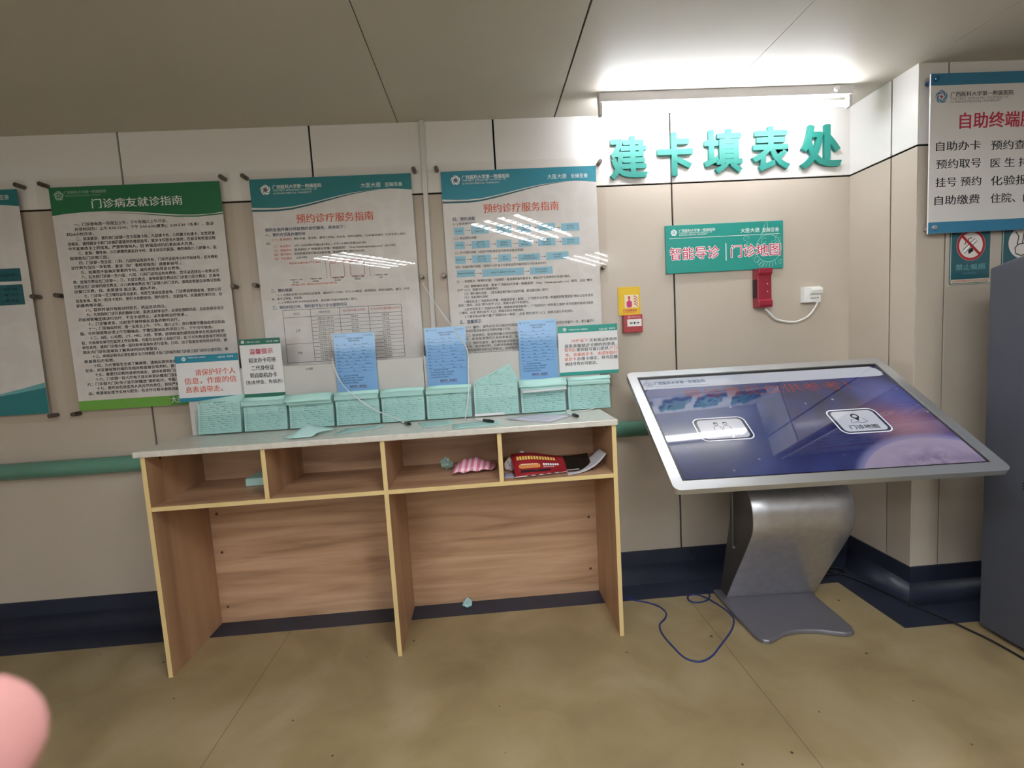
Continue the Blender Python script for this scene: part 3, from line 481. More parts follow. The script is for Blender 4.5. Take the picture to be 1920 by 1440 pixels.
# --- green guide
t, pp = board('green-banded text poster on the wall left of the desk, full of small print', -2.03, -1.152, -1.98, -1.203)
pr = Print(FR)
W = [(0, 2.026), (.05, 2.032), (.11, 2.036), (.17, 2.038), (.24, 2.038), (.31, 2.035), (.38, 2.029), (.46, 2.020), (.53, 2.012), (.60, 2.006), (.66, 2.004), (.72, 2.006), (.777, 2.012)]
for (xa, za), (xb, zb) in zip(W, W[1:]): pr.poly([(-1.98+xa, za), (-1.98+xb, zb), (-1.98+xb, 2.155), (-1.98+xa, 2.155)], GREENB)
pr.build('header_band', pp)
pr = Print(FR); pr.line([(-1.98+.25, 2.030), (-1.98+.36, 2.023), (-1.98+.46, 2.012), (-1.98+.56, 2.001), (-1.98+.66, 1.997), (-1.98+.777, 2.004)], [.0008, .002, .004, .005, .006, .006], GREENB)
pr.rect(-1.98, -1.203, 1.10, 1.148, LIME); pr.rect(-1.55, -1.203, 1.10, 1.148, M('#4c9440', .5), .0001); pr.build('footer_band', pp)
pr = Print(FT); pr.logo(-1.938, 2.116, .022, 't'); lines(pr, TXT['P1h'])
_, bx0, bxi, bx1, z0, dz, L = TXT['P1']
for i, s in enumerate(L):
    ind = s.startswith('>'); s = s.lstrip('>')
    n = sum(1.0 if ord(c) > 255 else .52 for c in s); full = (bx1-bx0)
    wd = min(n*full/38.3, full-(bxi-bx0 if ind else 0)+.0)
    pr.text(bxi if ind else bx0, z0-i*dz, .0158, wd, s, 'k', .016)
pr.build('printed_text', pp)
# --- appointment guide with timetable
t, pp = board('poster with blue-green wave header and a timetable, left of the cable trunking', -1.105, -.252, -1.066, -.301)
pr = Print(FR); wave(pr, -1.066, 0, 0, 0, TEALB, TEALD); pr.build('header_band', pp)
pr = Print(FT); pr.logo(-.994, 2.104, .024, 'w', 'r'); lines(pr, TXT['P2'])
for x, z in ((-.691, 1.712), (-.594, 1.715)): pr.frame(x-.034, x+.034, z-.034, z+.034, .0018, 'r', .006)
for x in (-.744, -.535): pr.rect(x, x+.0012, 1.676, 1.762, 'g')
tz1, tzh, tz0, tx = 1.530, 1.494, 1.272, [-.971, -.838, -.698, -.556, -.396]
rows = [tzh-(tzh-tz0)*k/12 for k in range(13)]
for x in tx: pr.rect(x-.0009, x+.0009, tz0, tz1, 'k')
for z in (tz1, tzh, tz0): pr.rect(tx[0], tx[-1], z-.0009, z+.0009, 'k')
for k, z in enumerate(rows[1:-1]): pr.rect(tx[0] if k == 6 else tx[1], tx[-1], z-.0007, z+.0007, 'k', .0001)
C2 = ['08:00-08:30', '08:30-09:00', '09:00-09:30', '09:30-10:00', '10:00-10:30', '10:30-11:00', '11:00-11:30', '15:00-15:30', '15:30-16:00', '16:00-16:30', '16:30-17:00', '17:00-17:30']
C4 = ['08:30', '09:00', '09:30', '10:00', '10:30', '11:00', '11:30', '15:30', '16:00', '16:30', '17:00', '17:30']
for k in range(12):
    z = (rows[k]+rows[k+1])/2
    pr.text(-.806, z, .0095, .076, C2[k], 'k', .008); pr.text(-.645, z, .0095, .034, C2[k][6:], 'k', .008); pr.text(-.493, z, .0095, .034, C4[k], 'k', .008)
pr.build('printed_text', pp)
# --- appointment guide with flow charts
t, pp = board('poster with blue-green wave header and flow charts, right of the cable trunking', -.222, .648, -.157, .608)
pr = Print(FR); wave(pr, -.157, 0, 0, 0, M('#2089a0', .5), TEALD); pr.build('header_band', pp)
pr = Print(FT); pr.logo(-.086, 2.112, .023, 'w', 'r'); lines(pr, TXT['P3'])
BX = M('#8fc4da', .5)
FLOW = [['就诊建卡', '到挂号处或|自助机预约', '挂号窗口|取号', '分诊台|报到', '候诊室内|等待叫号就诊', '检查取药|治疗入院'], ['拨打电话', '固定电话|0771-12580|0771-114', '选择医生|确认时间', '短信|确认信息', '当日提前|到医院取号|分诊台报到', '检查取药|治疗入院'], ['持身份证号', '拨打电话|0771-12580|0771-114', '登记|个人信息', '短信确认信息|当日提前到医院取号', '分诊台报到|候诊就诊'], ['带有效证件到挂号处', '将临时卡与亲属就诊卡进行绑定', '按预约流程预约|分诊台报到就诊']]
for row, lab in zip(TXT['P3box'], FLOW):
    for k, ((x0, z0, x1, z1), s) in enumerate(zip(row, lab)):
        pr.rect(x0, x1, z0, z1, BX)
        q = s.split('|')
        for j, u in enumerate(q):
            n = sum(1.0 if ord(c) > 255 else .55 for c in u); wd = min(n*.0088, (x1-x0)*.9)
            pr.text((x0+x1)/2-wd/2, (z0+z1)/2+((len(q)-1)/2-j)*.0115, .0078, wd, u, 'k', 0, 1, .0001)
        if k:
            zc = (z0+z1)/2; xa = row[k-1][2]
            pr.rect(xa+.004, x0-.006, zc-.0007, zc+.0007, 'k'); pr.poly([(x0-.009, zc-.003), (x0-.002, zc), (x0-.009, zc+.003)], 'k')
pr.build('printed_text', pp)

# ================================================================== WALL LETTERS
def letter(ch, x0, x1, z0, z1, what):
    V, F = glyphs(ch, .018, 3); n = len(V)
    sh = [(-.016, 0), (.016, 0), (0, .01), (0, -.01)]
    V, F = [(v[0]+a, v[1]+b) for a, b in sh for v in V], [tuple(i+n*k for i in f) for k in range(4) for f in F]
    xs = [v[0] for v in V]; zs = [v[1] for v in V]
    fx = lambda v: (x0+(v[0]-min(xs))/(max(xs)-min(xs))*(x1-x0), z0+(v[1]-min(zs))/(max(zs)-min(zs))*(z1-z0))
    me = bpy.data.meshes.new('wall_character'); c = Vector(((x0+x1)/2, -.003, z0))
    me.from_pydata([tuple(Vector((fx(v)[0], -.0045-.0001*(i//n), fx(v)[1]))-c) for i, v in enumerate(V)], [], F); me.materials.append(M('#1a7a6e', .45))
    bm = bmesh.new(); bm.from_mesh(me); r = bmesh.ops.extrude_face_region(bm, geom=bm.faces[:]); ev = [q for q in r['geom'] if isinstance(q, bmesh.types.BMVert)]
    bmesh.ops.translate(bm, verts=ev, vec=(0, -.016, 0)); bmesh.ops.recalc_face_normals(bm, faces=bm.faces[:]); bm.to_mesh(me); bm.free()
    o = bpy.data.objects.new('wall_character', me); COL.objects.link(o); o.location = c
    # the short pins that hold it on the wall
    tag(o, what, 'wall letter', 'green characters under the fluorescent batten'); return o
for ch, a, what in (('建', (.680, .872, 2.085, 2.290), 'leftmost of the five large green wall characters under the batten'), ('卡', (.921, 1.104, 2.090, 2.300), 'second from left of the five large green wall characters'),
                    ('填', (1.160, 1.358, 2.094, 2.307), 'middle one of the five large green wall characters'), ('表', (1.406, 1.606, 2.094, 2.312), 'fourth from left of the five large green wall characters'), ('处', (1.660, 1.878, 2.098, 2.312), 'rightmost of the five large green wall characters, nearest the corner')):
    letter(ch, *a, what)

# ================================================================== SIGNS ON THE WALL
t = thing('direction_sign', (1.262, 0, 1.61), 'teal horizontal sign board with red characters on the wall above the kiosk', 'sign')
bd = MB().box(.954, 1.570, -.014, -.001, 1.610, 1.850).build('sign_panel', M('#1f8c80', .42, coat=.1), t, bevel=.001)
pr = Print(wallfr(-.014))
V_ = {}
DEC = M('#8cc7bf', .6)
cx_, cz_, r_ = 1.492, 1.713, .067
pr.line([(cx_+r_*math.cos(2*math.pi*k/40), cz_+r_*1.03*math.sin(2*math.pi*k/40)) for k in range(40)], .003, DEC, 0, True)
def curl(x, z, r, a0, turns, wd=.0025, s=1):
    P = []
    for i in range(18):
        q = i/17; P.append((x+s*r*(1-q*.85)*math.cos(a0+turns*2*math.pi*q), z+r*(1-q*.85)*math.sin(a0+turns*2*math.pi*q)))
    pr.line(P, [wd*(1-.6*i/17) for i in range(18)], DEC)
for x, z, r, a, tn in ((1.372, 1.765, .018, 0, 1.2), (1.39, 1.74, .014, 2, 1.1), (1.43, 1.655, .02, 1, 1.3), (1.455, 1.635, .017, 3, 1.2), (1.41, 1.672, .014, 0, 1), (1.545, 1.76, .02, 2, 1.3), (1.555, 1.64, .014, 1, 1.2), (1.47, 1.745, .022, 1, 1.1), (1.515, 1.74, .02, 4, 1.2), (1.49, 1.70, .02, 5, 1.1), (1.46, 1.70, .016, 2, 1.1), (1.53, 1.70, .016, 0, 1.2)): curl(x, z, r, a, tn)
for k in range(7):
    a = R(-62-k*11); pr.line([(cx_+r_*1.0*math.cos(a), cz_+r_*math.sin(a)), (cx_+r_*1.45*math.cos(a-.08), cz_+r_*1.4*math.sin(a-.08))], [.002, .0035], DEC)
pr.line([(1.45, 1.775), (1.462, 1.80), (1.472, 1.83), (1.478, 1.848)], [.003, .005, .003, .001], DEC); pr.line([(1.478, 1.79), (1.487, 1.815), (1.487, 1.845)], [.001, .004, .002], DEC)
pr.build('flourish', bd)
pr = Print(wallfr(-.0143)); pr.logo(.997, 1.813, .016, 'w'); pr.rect(.973, 1.550, 1.7835, 1.7855, 'w'); pr.rect(1.2645, 1.2685, 1.662, 1.749, 'w')
for L in TXT['TS']:
    x, z, h, wd, txt, c, bd_ = L
    if h > .04:
        pr.text(x-.002, z, h, wd+.004, txt, 'w', .045, 3); pr.text(x, z, h, wd, txt, M('#c21f4b', .5), .008, 3, .0003)
    else: pr.text(x, z, h, wd, txt, c, bd_, 2)
pr.build('printed_text', bd)

# fire phone handset half behind the sign
RED = M('#8e1b30', .4, coat=.2)
t = thing('wall_phone', (1.447, 0, 1.41), 'dark red emergency phone handset hanging below the teal sign', 'telephone')
g = MB(); g.prism([(0, 1.412), (-.055, 1.412), (-.058, 1.425), (-.058, 1.445), (-.048, 1.452), (-.048, 1.572), (-.06, 1.585), (-.06, 1.6095), (0, 1.6095)], 0, 1.412, 1.486); g.build('handset_body', RED, t, bevel=.003)
MB().box(1.4065, 1.4125, -.04, -.012, 1.463, 1.555).build('side_recess', M('#2c0c12', .6), t)
for z in (1.53, 1.492): MB().tube([(1.463, -.047, z), (1.463, -.050, z)], .0028, 10).build('button', M('#d8c9c6', .4), t)
# junction box and its white coiled lead
WH = M('#e9e8e4', .35, coat=.2)
t = thing('junction_box', (1.712, 0, 1.425), 'square white junction box with a white lead curving to the red phone', 'junction box')
MB().box(1.668, 1.758, -.035, 0, 1.424, 1.505).build('box_body', WH, t, bevel=.003)
MB().prism([(-.0345, 1.46), (-.05, 1.468), (-.054, 1.485), (-.05, 1.497), (-.0345, 1.499)], 0, 1.694, 1.756).build('front_cap', WH, t, bevel=.002)
MB().box(1.735, 1.742, -.037, -.033, 1.441, 1.448).build('socket', M('#222222', .5), t)
MB().box(1.7, 1.73, -.0365, -.034, 1.443, 1.447).build('slot', M('#6e6c68', .5), t)
g = MB(); pth = spline([(1.461, -.03, 1.405), (1.489, -.028, 1.377), (1.524, -.025, 1.347), (1.589, -.022, 1.331), (1.639, -.022, 1.331), (1.69, -.025, 1.352), (1.722, -.03, 1.388), (1.737, -.034, 1.42), (1.7385, -.036, 1.4445)], 14)
rr = [.0048+(.0009*(i % 2) if i < 44 else 0) for i in range(len(pth))]; g.tube(pth, rr, 8); g.build('lead', WH, t)

# fire alarm
t = thing('fire_alarm_notice', (.757, 0, 1.414), 'yellow fire equipment notice above the red call point', 'sign')
pl = MB().box(.700, .815, -.006, -.0005, 1.414, 1.556).build('notice_plate', M('#e0b91f', .45), t)
pr = Print(wallfr(-.006)); pr.frame(.707, .808, 1.421, 1.549, .0012, M('#b8930f', .5)); pr.rect(.733, .806, 1.45, 1.515, M('#e9d9b0', .5))
PK = M('#c02a6a', .5); pr.poly(rrect(.743, .771, 1.452, 1.485, .009), PK, .0001); pr.rect(.753, .761, 1.484, 1.497, PK, .0001);
pr.poly([(.757+.007*math.cos(a*.5), 1.503+.006*math.sin(a*.5)) for a in range(13)], 'r', .0001)
for k in range(4): pr.poly([(.778, 1.505-.013*k), (.787, 1.512-.013*k), (.802, 1.497-.013*k), (.802, 1.503-.013*k-.011), (.789, 1.505-.013*k)], M('#a8205e', .5), .0001)
pr.text(.722, 1.437, .012, .074, '手动报警按钮', 'r', .02); pr.rect(.722, .79, 1.4265, 1.428, 'r')
pr.build('printed_text', pl)
t = thing('fire_call_point', (.764, 0, 1.323), 'small red fire call point box with white arrow label below the yellow notice', 'call point')
cb = MB().box(.716, .812, -.042, -.0005, 1.323, 1.413).build('housing', M('#a01a24', .4, coat=.2), t, bevel=.003)
MB().box(.732, .806, -.0445, -.0405, 1.354, 1.390).build('press_plate', M('#e6e3df', .4), t, bevel=.001)
pr = Print(wallfr(-.0445)); zc = 1.371
pr.poly([(.769+.0055*math.cos(a*.524), zc+.0055*math.sin(a*.524)) for a in range(12)], 'k')
pr.poly([(.743, zc), (.752, zc+.006), (.752, zc+.002), (.759, zc+.004), (.759, zc-.003), (.752, zc-.002), (.752, zc-.005)], 'k'); pr.poly([(.795, zc), (.786, zc+.006), (.786, zc+.002), (.779, zc+.002), (.779, zc-.002), (.786, zc-.002), (.786, zc-.006)], 'k')
pr.build('arrow_label', t)
pr = Print(wallfr(-.042)); pr.text(.752, 1.4015, .0085, .05, '消防启动', M('#e0a8a8', .5)); pr.frame(.738, .749, 1.397, 1.406, .0012, 'w', .004); pr.text(.737, 1.397, .001, .001, '一', 'w'); pr.build('printed_text', t)

# ================================================================== SIGNS ON THE PIER
t = thing('service_sign', (2.40, YP, 1.674), 'large white sign with blue bands standing off the pier, cut by the right edge', 'sign')
bd = MB().box(1.951, 2.86, -.438, -.432, 1.674, 2.334).build('sign_panel', M('#dcd8d6', .45, coat=.15), t)
pr = Print(wallfr(-.438)); BB = M('#367a9c', .5); pr.rect(1.951, 2.86, 2.286, 2.334, BB); pr.rect(1.951, 2.86, 1.674, 1.722, BB); pr.build('blue_band', bd)
pr = Print(wallfr(-.4383)); pr.logo(1.999, 2.240, .027, M('#5584a8', .5), 'r'); lines(pr, TXT['RS']); pr.build('printed_text', bd)
for x, z in ((1.972, 2.31), (1.975, 1.699), (2.84, 2.31), (2.84, 1.699)): MB().tube([(x, YP, z), (x, -.450, z)], .009, 14).build('stand_off_stud', M('#3a6d94' if z > 2 else '#b9b9bb', .3, metal=.6), t, bevel=.001)
t = thing('no_smoking_sign', (2.187, YP, 1.452), 'small blue-green no smoking sign below the large white sign on the pier', 'sign')
bd = MB().prism(rrect(2.092, 2.281, 1.452, 1.70, .012), 1, YP-.005, YP).build('sign_panel', M('#235a66', .25, coat=.6), t)
pr = Print(wallfr(YP-.005)); pr.frame(2.0935, 2.2795, 1.4535, 1.6985, .003, M('#c9cdb8', .5), .011)
cc = lambda r, n=36: [(2.187+r*math.cos(2*math.pi*k/n), 1.622+r*math.sin(2*math.pi*k/n)) for k in range(n)]
pr.poly(cc(.0675), M('#e2dad3', .5)); pr.line(cc(.061), .011, M('#a8242d', .5), .0001, True)
pr.poly([(2.148, 1.598), (2.205, 1.648), (2.213, 1.640), (2.157, 1.588)], 'w', .00005); pr.line([(2.148, 1.60), (2.205, 1.65), (2.214, 1.64), (2.157, 1.588)], .003, 'k', .0001, True)
pr.poly([(2.177, 1.583), (2.199, 1.596), (2.196, 1.607), (2.188, 1.611), (2.174, 1.60)], 'k', .0001); pr.line([(2.158, 1.625), (2.163, 1.64), (2.173, 1.637), (2.176, 1.65), (2.19, 1.655)], .004, 'k', .0001)
pr.line([(2.146, 1.662), (2.229, 1.582)], .012, M('#a8242d', .5), .0002)
pr.text(2.118, 1.527, .026, .138, '禁止吸烟', M('#5f969c', .5), .02); pr.text(2.155, 1.499, .010, .06, 'NO SMOKING', M('#4f8890', .5))
pr.rect(2.097, 2.277, 1.458, 1.474, M('#c9bfae', .5)); pr.text(2.10, 1.466, .011, .172, '违反规定吸烟者按有关规定处以罚款', M('#a8452f', .5), .01)
pr.build('printed_text', bd)
t = thing('warning_sign', (2.435, YP, 1.452), 'small blue-green sign with a white disc, partly behind the grey terminal', 'sign')
bd = MB().prism(rrect(2.337, 2.531, 1.452, 1.70, .012), 1, YP-.005, YP).build('sign_panel', M('#235a66', .25, coat=.6), t)
pr = Print(wallfr(YP-.005)); pr.frame(2.3385, 2.5295, 1.4535, 1.6985, .003, M('#c9cdb8', .5), .011)
pr.poly([(2.434+.07*math.cos(2*math.pi*k/36), 1.622+.07*math.sin(2*math.pi*k/36)) for k in range(36)], M('#e2dad3', .5))
pr.line([(2.395, 1.60), (2.40, 1.575), (2.425, 1.565), (2.455, 1.575), (2.465, 1.60), (2.45, 1.62), (2.41, 1.615)], .005, 'k', .0001, True); pr.line([(2.405, 1.615), (2.412, 1.65), (2.395, 1.672)], .005, 'k', .0001); pr.line([(2.43, 1.62), (2.437, 1.668)], .005, 'k', .0001); pr.line([(2.45, 1.62), (2.46, 1.665)], .005, 'k', .0001)
pr.build('pictogram', bd)

# ================================================================== WRITING DESK
t = thing('writing_desk', (-.44, -.29, 0), 'long wooden writing desk with open shelf compartments and a pale stone-look top', 'desk')
MB().box(-1.425, .541, -.502, -.012, .941, .966).build('desk_top', TOPM, t, bevel=.004)
def panel(name, x0, x1, y0, y1, z0, z1):
    g = MB(); g.box(x0, x1, y0+.0012, y1, z0, z1, 0); g.box(x0, x1, y0, y0+.0012, z0, z1, 1); return g.build(name, [PLY_V, EDGE], t)
YB = -.085
pL = panel('side_panel', -1.404, -1.386, -.49, YB, 0, .941); pR = panel('side_panel', .516, .534, -.49, YB, 0, .941)
panel('centre_panel', -.452, -.434, -.489, YB-.015, 0, .941)
for a, b in ((-1.386, -.452), (-.434, .516)):
    g = MB(); g.box(a, b, -.4868, YB-.015, .714, .732, 0); g.box(a, b, -.488, -.4868, .714, .732, 1); g.build('shelf', [PLY_B, EDGE], t)
for x in (-.935, .031): panel('divider', x, x+.018, -.486, YB-.015, .732, .941)
for a, b, caps in ((-1.386, -.443, [(-1.352, .562), (-1.348, .366), (-1.35, .085)]), (-.443, .516, [(.478, .40), (.476, .125)])):
    bp = MB().box(a, b, YB-.015, YB, .0, .941).build('back_panel', PLY_B, t)
    for x, z in caps: MB().tube([(x, YB-.014, z), (x, YB-.0162, z)], .007, 14).build('screw_cap', M('#5a3c28', .5), bp)
for p_, x, s in ((pL, -1.386, 1), (pR, .516, -1)): MB().tube([(x-s*.001, -.40, .918), (x+s*.0012, -.40, .918)], .007, 14).build('screw_cap', M('#3f2b1e', .5), p_)

# ================================================================== FORM RACK
t = thing('form_rack', (-.39, -.17, .966), 'clear and white plastic rack of nine form pockets along the back of the desk top', 'rack')
RB = noisy('hazy_white_plastic', [(.35, '#c2bfba'), (.65, '#cccac6')], nscale=3, rough=.3, coat=.2)
bpL = MB().box(-1.388, -.294, -.152, -.147, .966, 1.264).build('back_panel', RB, t)
bpR = MB().box(-.290, .556, -.1505, -.1455, .966, 1.270).build('back_panel', RB, t)
pr = Print(wallfr(-.152)); pr.text(-.842, 1.243, .012, .035, '2/4版', 'k', .01)
for k in range(40): pr.rect(-.93+k*.0075, -.93+k*.0075+.0055, 1.2605, 1.2625, 'g')
pr.build('printed_text', bpL)
MB().box(-1.388, .60, -.204, -.146, .966, .971).build('base_strip', CLEAR, t)
PK0 = [-1.340, -1.132, -.926, -.712, -.500, -.290, -.066, .157, .384]; PK1 = [-1.140, -.930, -.717, -.504, -.294, -.072, .152, .378, .594]
for a, b in zip(PK0, PK1): MB().box(a-.001, b+.001, -.2022, -.2, .971, 1.058).build('pocket_front', CLEAR, t)
for x in [-1.343]+[b+.0025 for b in PK1]: MB().box(x-.001, x+.001, -.2, -.152, .971, 1.085).build('pocket_divider', CLEAR, t)
MB().box(.530, .592, -.150, -.146, 1.10, 1.15).build('end_plate', CLEAR, t)

def form_print(pr, x0, x1, zt, zb, small=False):
    """the printed lines of a registration form between two heights"""
    w_ = x1-x0; c = 'i'
    pr.text(x0+w_*.38, zt-.004, .0042, w_*.28, '就诊卡申请登记表', c, .02); pr.logo(x0+w_*.05, zt-.004, .0035, c); pr.text(x0+w_*.09, zt-.004, .003, w_*.2, '广西医科大学第一附属医院', c)
    z = zt-.014; ROW = ['姓名', '性别', '出生日期', '身份证号', '民族', '联系电话', '家庭住址', '联系人', '关系', '职业', '婚姻', '病人']
    i = 0
    while z > zb+.003:
        x = x0+w_*.05
        while x < x1-w_*.12:
            s = ROW[i % 12]; i += 1; q = .005*len(s)*(w_/.2)
            pr.text(x, z, .0044, q, s, c, .01); l = w_*rnd.uniform(.07, .22); pr.rect(x+q+.001, min(x+q+l, x1-.006), z-.0026, z-.0020, c); x += q+l+.008
        z -= .0098
GRP = 'pale green form stacks in the desk rack'
POS = ['leftmost stack of pale green forms in the rack, fanned at the top', 'second stack from the left of pale green forms in the desk rack', 'third stack from the left of pale green forms, sheets drooping forward', 'fourth stack from the left of pale green forms in the desk rack', 'middle stack of the nine pale green form stacks, left of the slanted cord', 'sixth stack from the left of pale green forms, behind the hanging cord', 'upright stack of pale green forms, seventh from the left, title line in view', 'eighth stack of pale green forms, upper sheets flopped over white paper', 'rightmost stack of pale green forms at the kiosk end of the rack']
for k, (a, b) in enumerate(zip(PK0, PK1)):
    x0, x1 = a+.004, b-.004; t = thing('form_stack', ((a+b)/2, -.175, .971), POS[k], 'paper forms', GRP)
    up = k in (0, 6)
    zt = 1.118
    if up:
        front = [(-.196, .972), (-.188, 1.03), (-.182, 1.08), (-.178, zt)]; rear = [(-.158, zt+.002), (-.158, .972)]
    else:
        f = {2: .9, 7: 1.0}.get(k, .35)
        front = [(-.197, .972), (-.190, 1.02), (-.187, 1.06), (-.190, 1.082), (-.197-.022*f, 1.095-.012*f)]
        rear = [(-.199-.024*f, 1.105-.006*f), (-.190-.012*f, 1.114), (-.178, 1.120), (-.166, 1.119), (-.158, 1.11), (-.158, .972)]
    MB().prism(front+rear, 0, x0, x1).build('sheet_block', [TEALP], t)
    # top printed sheet follows the front
    pr = Print(lambda x, z, l: (x, fy(z)-.0006, z))
    def fy(z, fr=front):
        for (ya, za), (yb, zb) in zip(fr, fr[1:]):
            if za <= z <= zb: return ya+(yb-ya)*(z-za)/(zb-za)-.0006
        return fr[-1][0]-.0006 if z > fr[-1][1] else fr[0][0]-.0006
    form_print(pr, x0, x1, (zt if up else 1.092 if k not in (2, 7) else 1.075), .974)
    pr.build('printed_form', t)
    g = MB()
    for j in range(3 if k in (2, 7) else 2 if not up else 0):
        dy = .012*j; n = 7; gr = []
        L_ = .05 if k in (2, 7) else .02
        for i in range(n):
            q = i/(n-1); y = -.178-q*L_-dy*.3; z = 1.1225+.004*j+.006*math.sin(q*2.2)-(.030 if k in (2, 7) else .016)*q*q-.003*j*q
            gr.append([(x0+(x1-x0)*c/4+.004*j*(1 if j % 2 else -1), y, z+.0015*math.sin(c*1.3+j+k)) for c in range(5)])
        g.sheet(gr, .0008)
    if k == 0:
        for j in range(4): g.sheet([[(x0+.002*j, -.177+.005*j, 1.02), (x1+.003*j, -.177+.005*j, 1.02)], [(x0+.004, -.174+.005*j, 1.116+.003*j), (x1+.002+.003*j, -.174+.005*j, 1.124+.007*j)]], .0007)
    if len(g.bm.faces): g.build('curled_sheet', M('#bdeae2', .7), t)
    else: g.bm.free()
    if k == 7: MB().sheet([[(x0+.006, -.200, 1.088), (x1+.002, -.200, 1.094)], [(x0+.006, -.235, 1.073), (x1+.002, -.235, 1.078)]], .0012).build('white_sheet', WHITEP, t)
    if k == 6: MB().box(x0-.001, x0+.14, -.2045, -.2028, .972, .984).build('white_slip', WHITEP, t)
# single sheet leaning behind the upright stack
o = thing('loose_form', (.055, -.155, 1.09), 'single pale green form tilted behind the upright stack in the rack', 'paper form')
a = R(24); ca, sa = math.cos(a), math.sin(a); O = (.062, 1.112)
rot_ = lambda u, v: (O[0]+u*ca-v*sa, O[1]+u*sa+v*ca)
q = [rot_(-.10, -.06), rot_(.092, -.06), rot_(.092, .068), rot_(-.10, .068)]
sh = MB().prism(q, 1, -.1562, -.1545).build('form_sheet', TEALP, o)
pr = Print(lambda x, z, l: (rot_(x, z)[0], -.1567-l, rot_(x, z)[1])); form_print(pr, -.098, .09, .062, -.03); pr.build('printed_form', sh)

# ================================================================== CARDS
def card(label, x0, x1, z0, z1, hb, fb, col, L, logo, y=-.158):
    t = thing('notice_card', ((x0+x1)/2, y, z0), label, 'notice card')
    c = MB().box(x0, x1, y, y+.003, z0, z1).build('card_sheet', WHITEP, t)
    pr = Print(wallfr(y)); pr.rect(x0, x1, z1-hb, z1, col); pr.rect(x0, x1, z0, z0+fb, col); pr.build('colour_band', c)
    pr = Print(wallfr(y-.0005)); pr.logo(*logo, 'w'); lines(pr, L)
    pr.build('printed_text', c); return t
card('white notice card with only orange characters and blue bands, above the rack', -1.424, -1.140, 1.124, 1.337, .033, .018, M('#1d7f97', .45), TXT['C1'], (-1.385, 1.322, .010))
card('white upright notice card with dark green bands and a red heading', -1.129, -.943, 1.124, 1.397, .027, .018, M('#1f6a56', .45), TXT['C2'], (-1.113, 1.384, .008))
card('white notice card with green bands and mixed orange and black print', .358, .647, 1.134, 1.372, .032, .016, M('#1f8f83', .45), TXT['C3'], (.391, 1.356, .009))
def blue(label, x0, x1, z0, z1, y=-.158):
    t = thing('blue_form', ((x0+x1)/2, y, z0), label, 'form sheet', 'blue forms in clear sleeves above the rack')
    c = MB().box(x0, x1, y, y+.0015, z0, z1).build('form_sheet', BLUEP, t)
    MB().box(x0-.006, x1+.006, y-.003, y-.0022, z0-.006, z1+.004).build('clear_sleeve', clear('sleeve_film', '#f6fafc', .07, .06), t)
    pr = Print(wallfr(y)); w_ = x1-x0; pr.logo(x0+.012, z1-.012, .005, 'b'); pr.text(x0+.02, z1-.012, .006, w_*.2, '广西医科大学第一附属医院', 'b'); pr.text(x1-.05, z1-.012, .007, .042, '大医大德至臻至善', 'b')
    pr.text(x0+w_*.3, z1-.024, .009, w_*.42, '门诊就诊卡申请登记表', 'b', .02); pr.text(x0+w_*.36, z1-.035, .008, w_*.28, '（填写样表）', 'b', .02)
    z = z1-.052; ROW = ['姓名', '性别', '年龄', '身份证号码', '民族', '电话', '现住址', '联系人', '关系', '工作单位', '职业']; i = 0
    while z > z0+.085:
        x = x0+.01
        while x < x1-.035:
            s = ROW[i % 11]; i += 1; pr.text(x, z, .0065, .006*len(s), s, 'b', .015); l = rnd.uniform(.012, .05); x2 = min(x+.006*len(s)+l, x1-.008); pr.rect(x+.006*len(s)+.001, x2, z-.004, z-.003, 'b'); x = x2+.004
        z -= .0155
    for j, s in enumerate(('注：1.请用正楷字填写清楚', '2.就诊卡仅限本人使用，请妥善保管', '3.如有遗失请及时到窗口办理挂失', '4.住址请填写现住详细地址')):
        pr.text(x0+.012, z0+.078-j*.0115, .0066, min(.009*len(s)*.75, w_*.85), s, 'b', .015)
    pr.text(x0+w_*.3, z0+.026, .0105, w_*.42, '填表完毕，请勿遗忘', M('#6b2750', .6), .02); pr.rect(x0+w_*.3, x0+w_*.74, z0+.0175, z0+.0185, M('#6b2750', .6))
    pr.build('printed_form', c)
blue('blue form in a clear sleeve in front of the timetable poster, leftmost of three', -.700, -.511, 1.121, 1.397)
blue('blue form in a clear sleeve hanging under the cable trunking, middle one of three', -.276, -.084, 1.122, 1.400)
blue('blue form in a clear sleeve beside the white green-banded card, rightmost of three', .168, .351, 1.125, 1.410)

# ================================================================== PAPERS AND PENS ON THE DESK TOP
ZT = .9662
def desk_form(label, quad, wave_=.0, name='loose_form', mat=None, printed=True, group='pale green forms lying on the desk top'):
    q = [Vector((p[0], p[1], 0)) for p in quad]; n = 6
    c = sum(q, Vector())/4; t = thing(name, (c.x, c.y, ZT), label, 'paper form' if mat is None else 'paper', group)
    def P(u, v):
        p = q[0]*(1-u)*(1-v)+q[1]*u*(1-v)+q[2]*u*v+q[3]*(1-u)*v
        return Vector((p.x, p.y, ZT+.0012+wave_*(.5+.5*math.sin(u*5.1+1.2)*math.cos(v*3.1+.3))))
    sh = MB().sheet([[P(i/n, j/n) for i in range(n+1)] for j in range(n+1)][::-1], .0007).build('form_sheet', mat or TEALP, t)
    if printed:
        pr = Print(lambda x, z, l: tuple(P(x/.2+.5, z/.14+.5)+Vector((0, 0, .0006)))); form_print(pr, -.095, .095, .06, -.06); pr.build('printed_form', sh)
    return t
desk_form('pale green form lying flat on the desk, right of the crumpled form', [(-.665, -.43), (-.50, -.33), (-.475, -.235), (-.645, -.275)], .0015)
desk_form('small pale green form on the desk top, directly right of the left pen', [(-.285, -.395), (-.155, -.352), (-.178, -.225), (-.325, -.255)], .001)
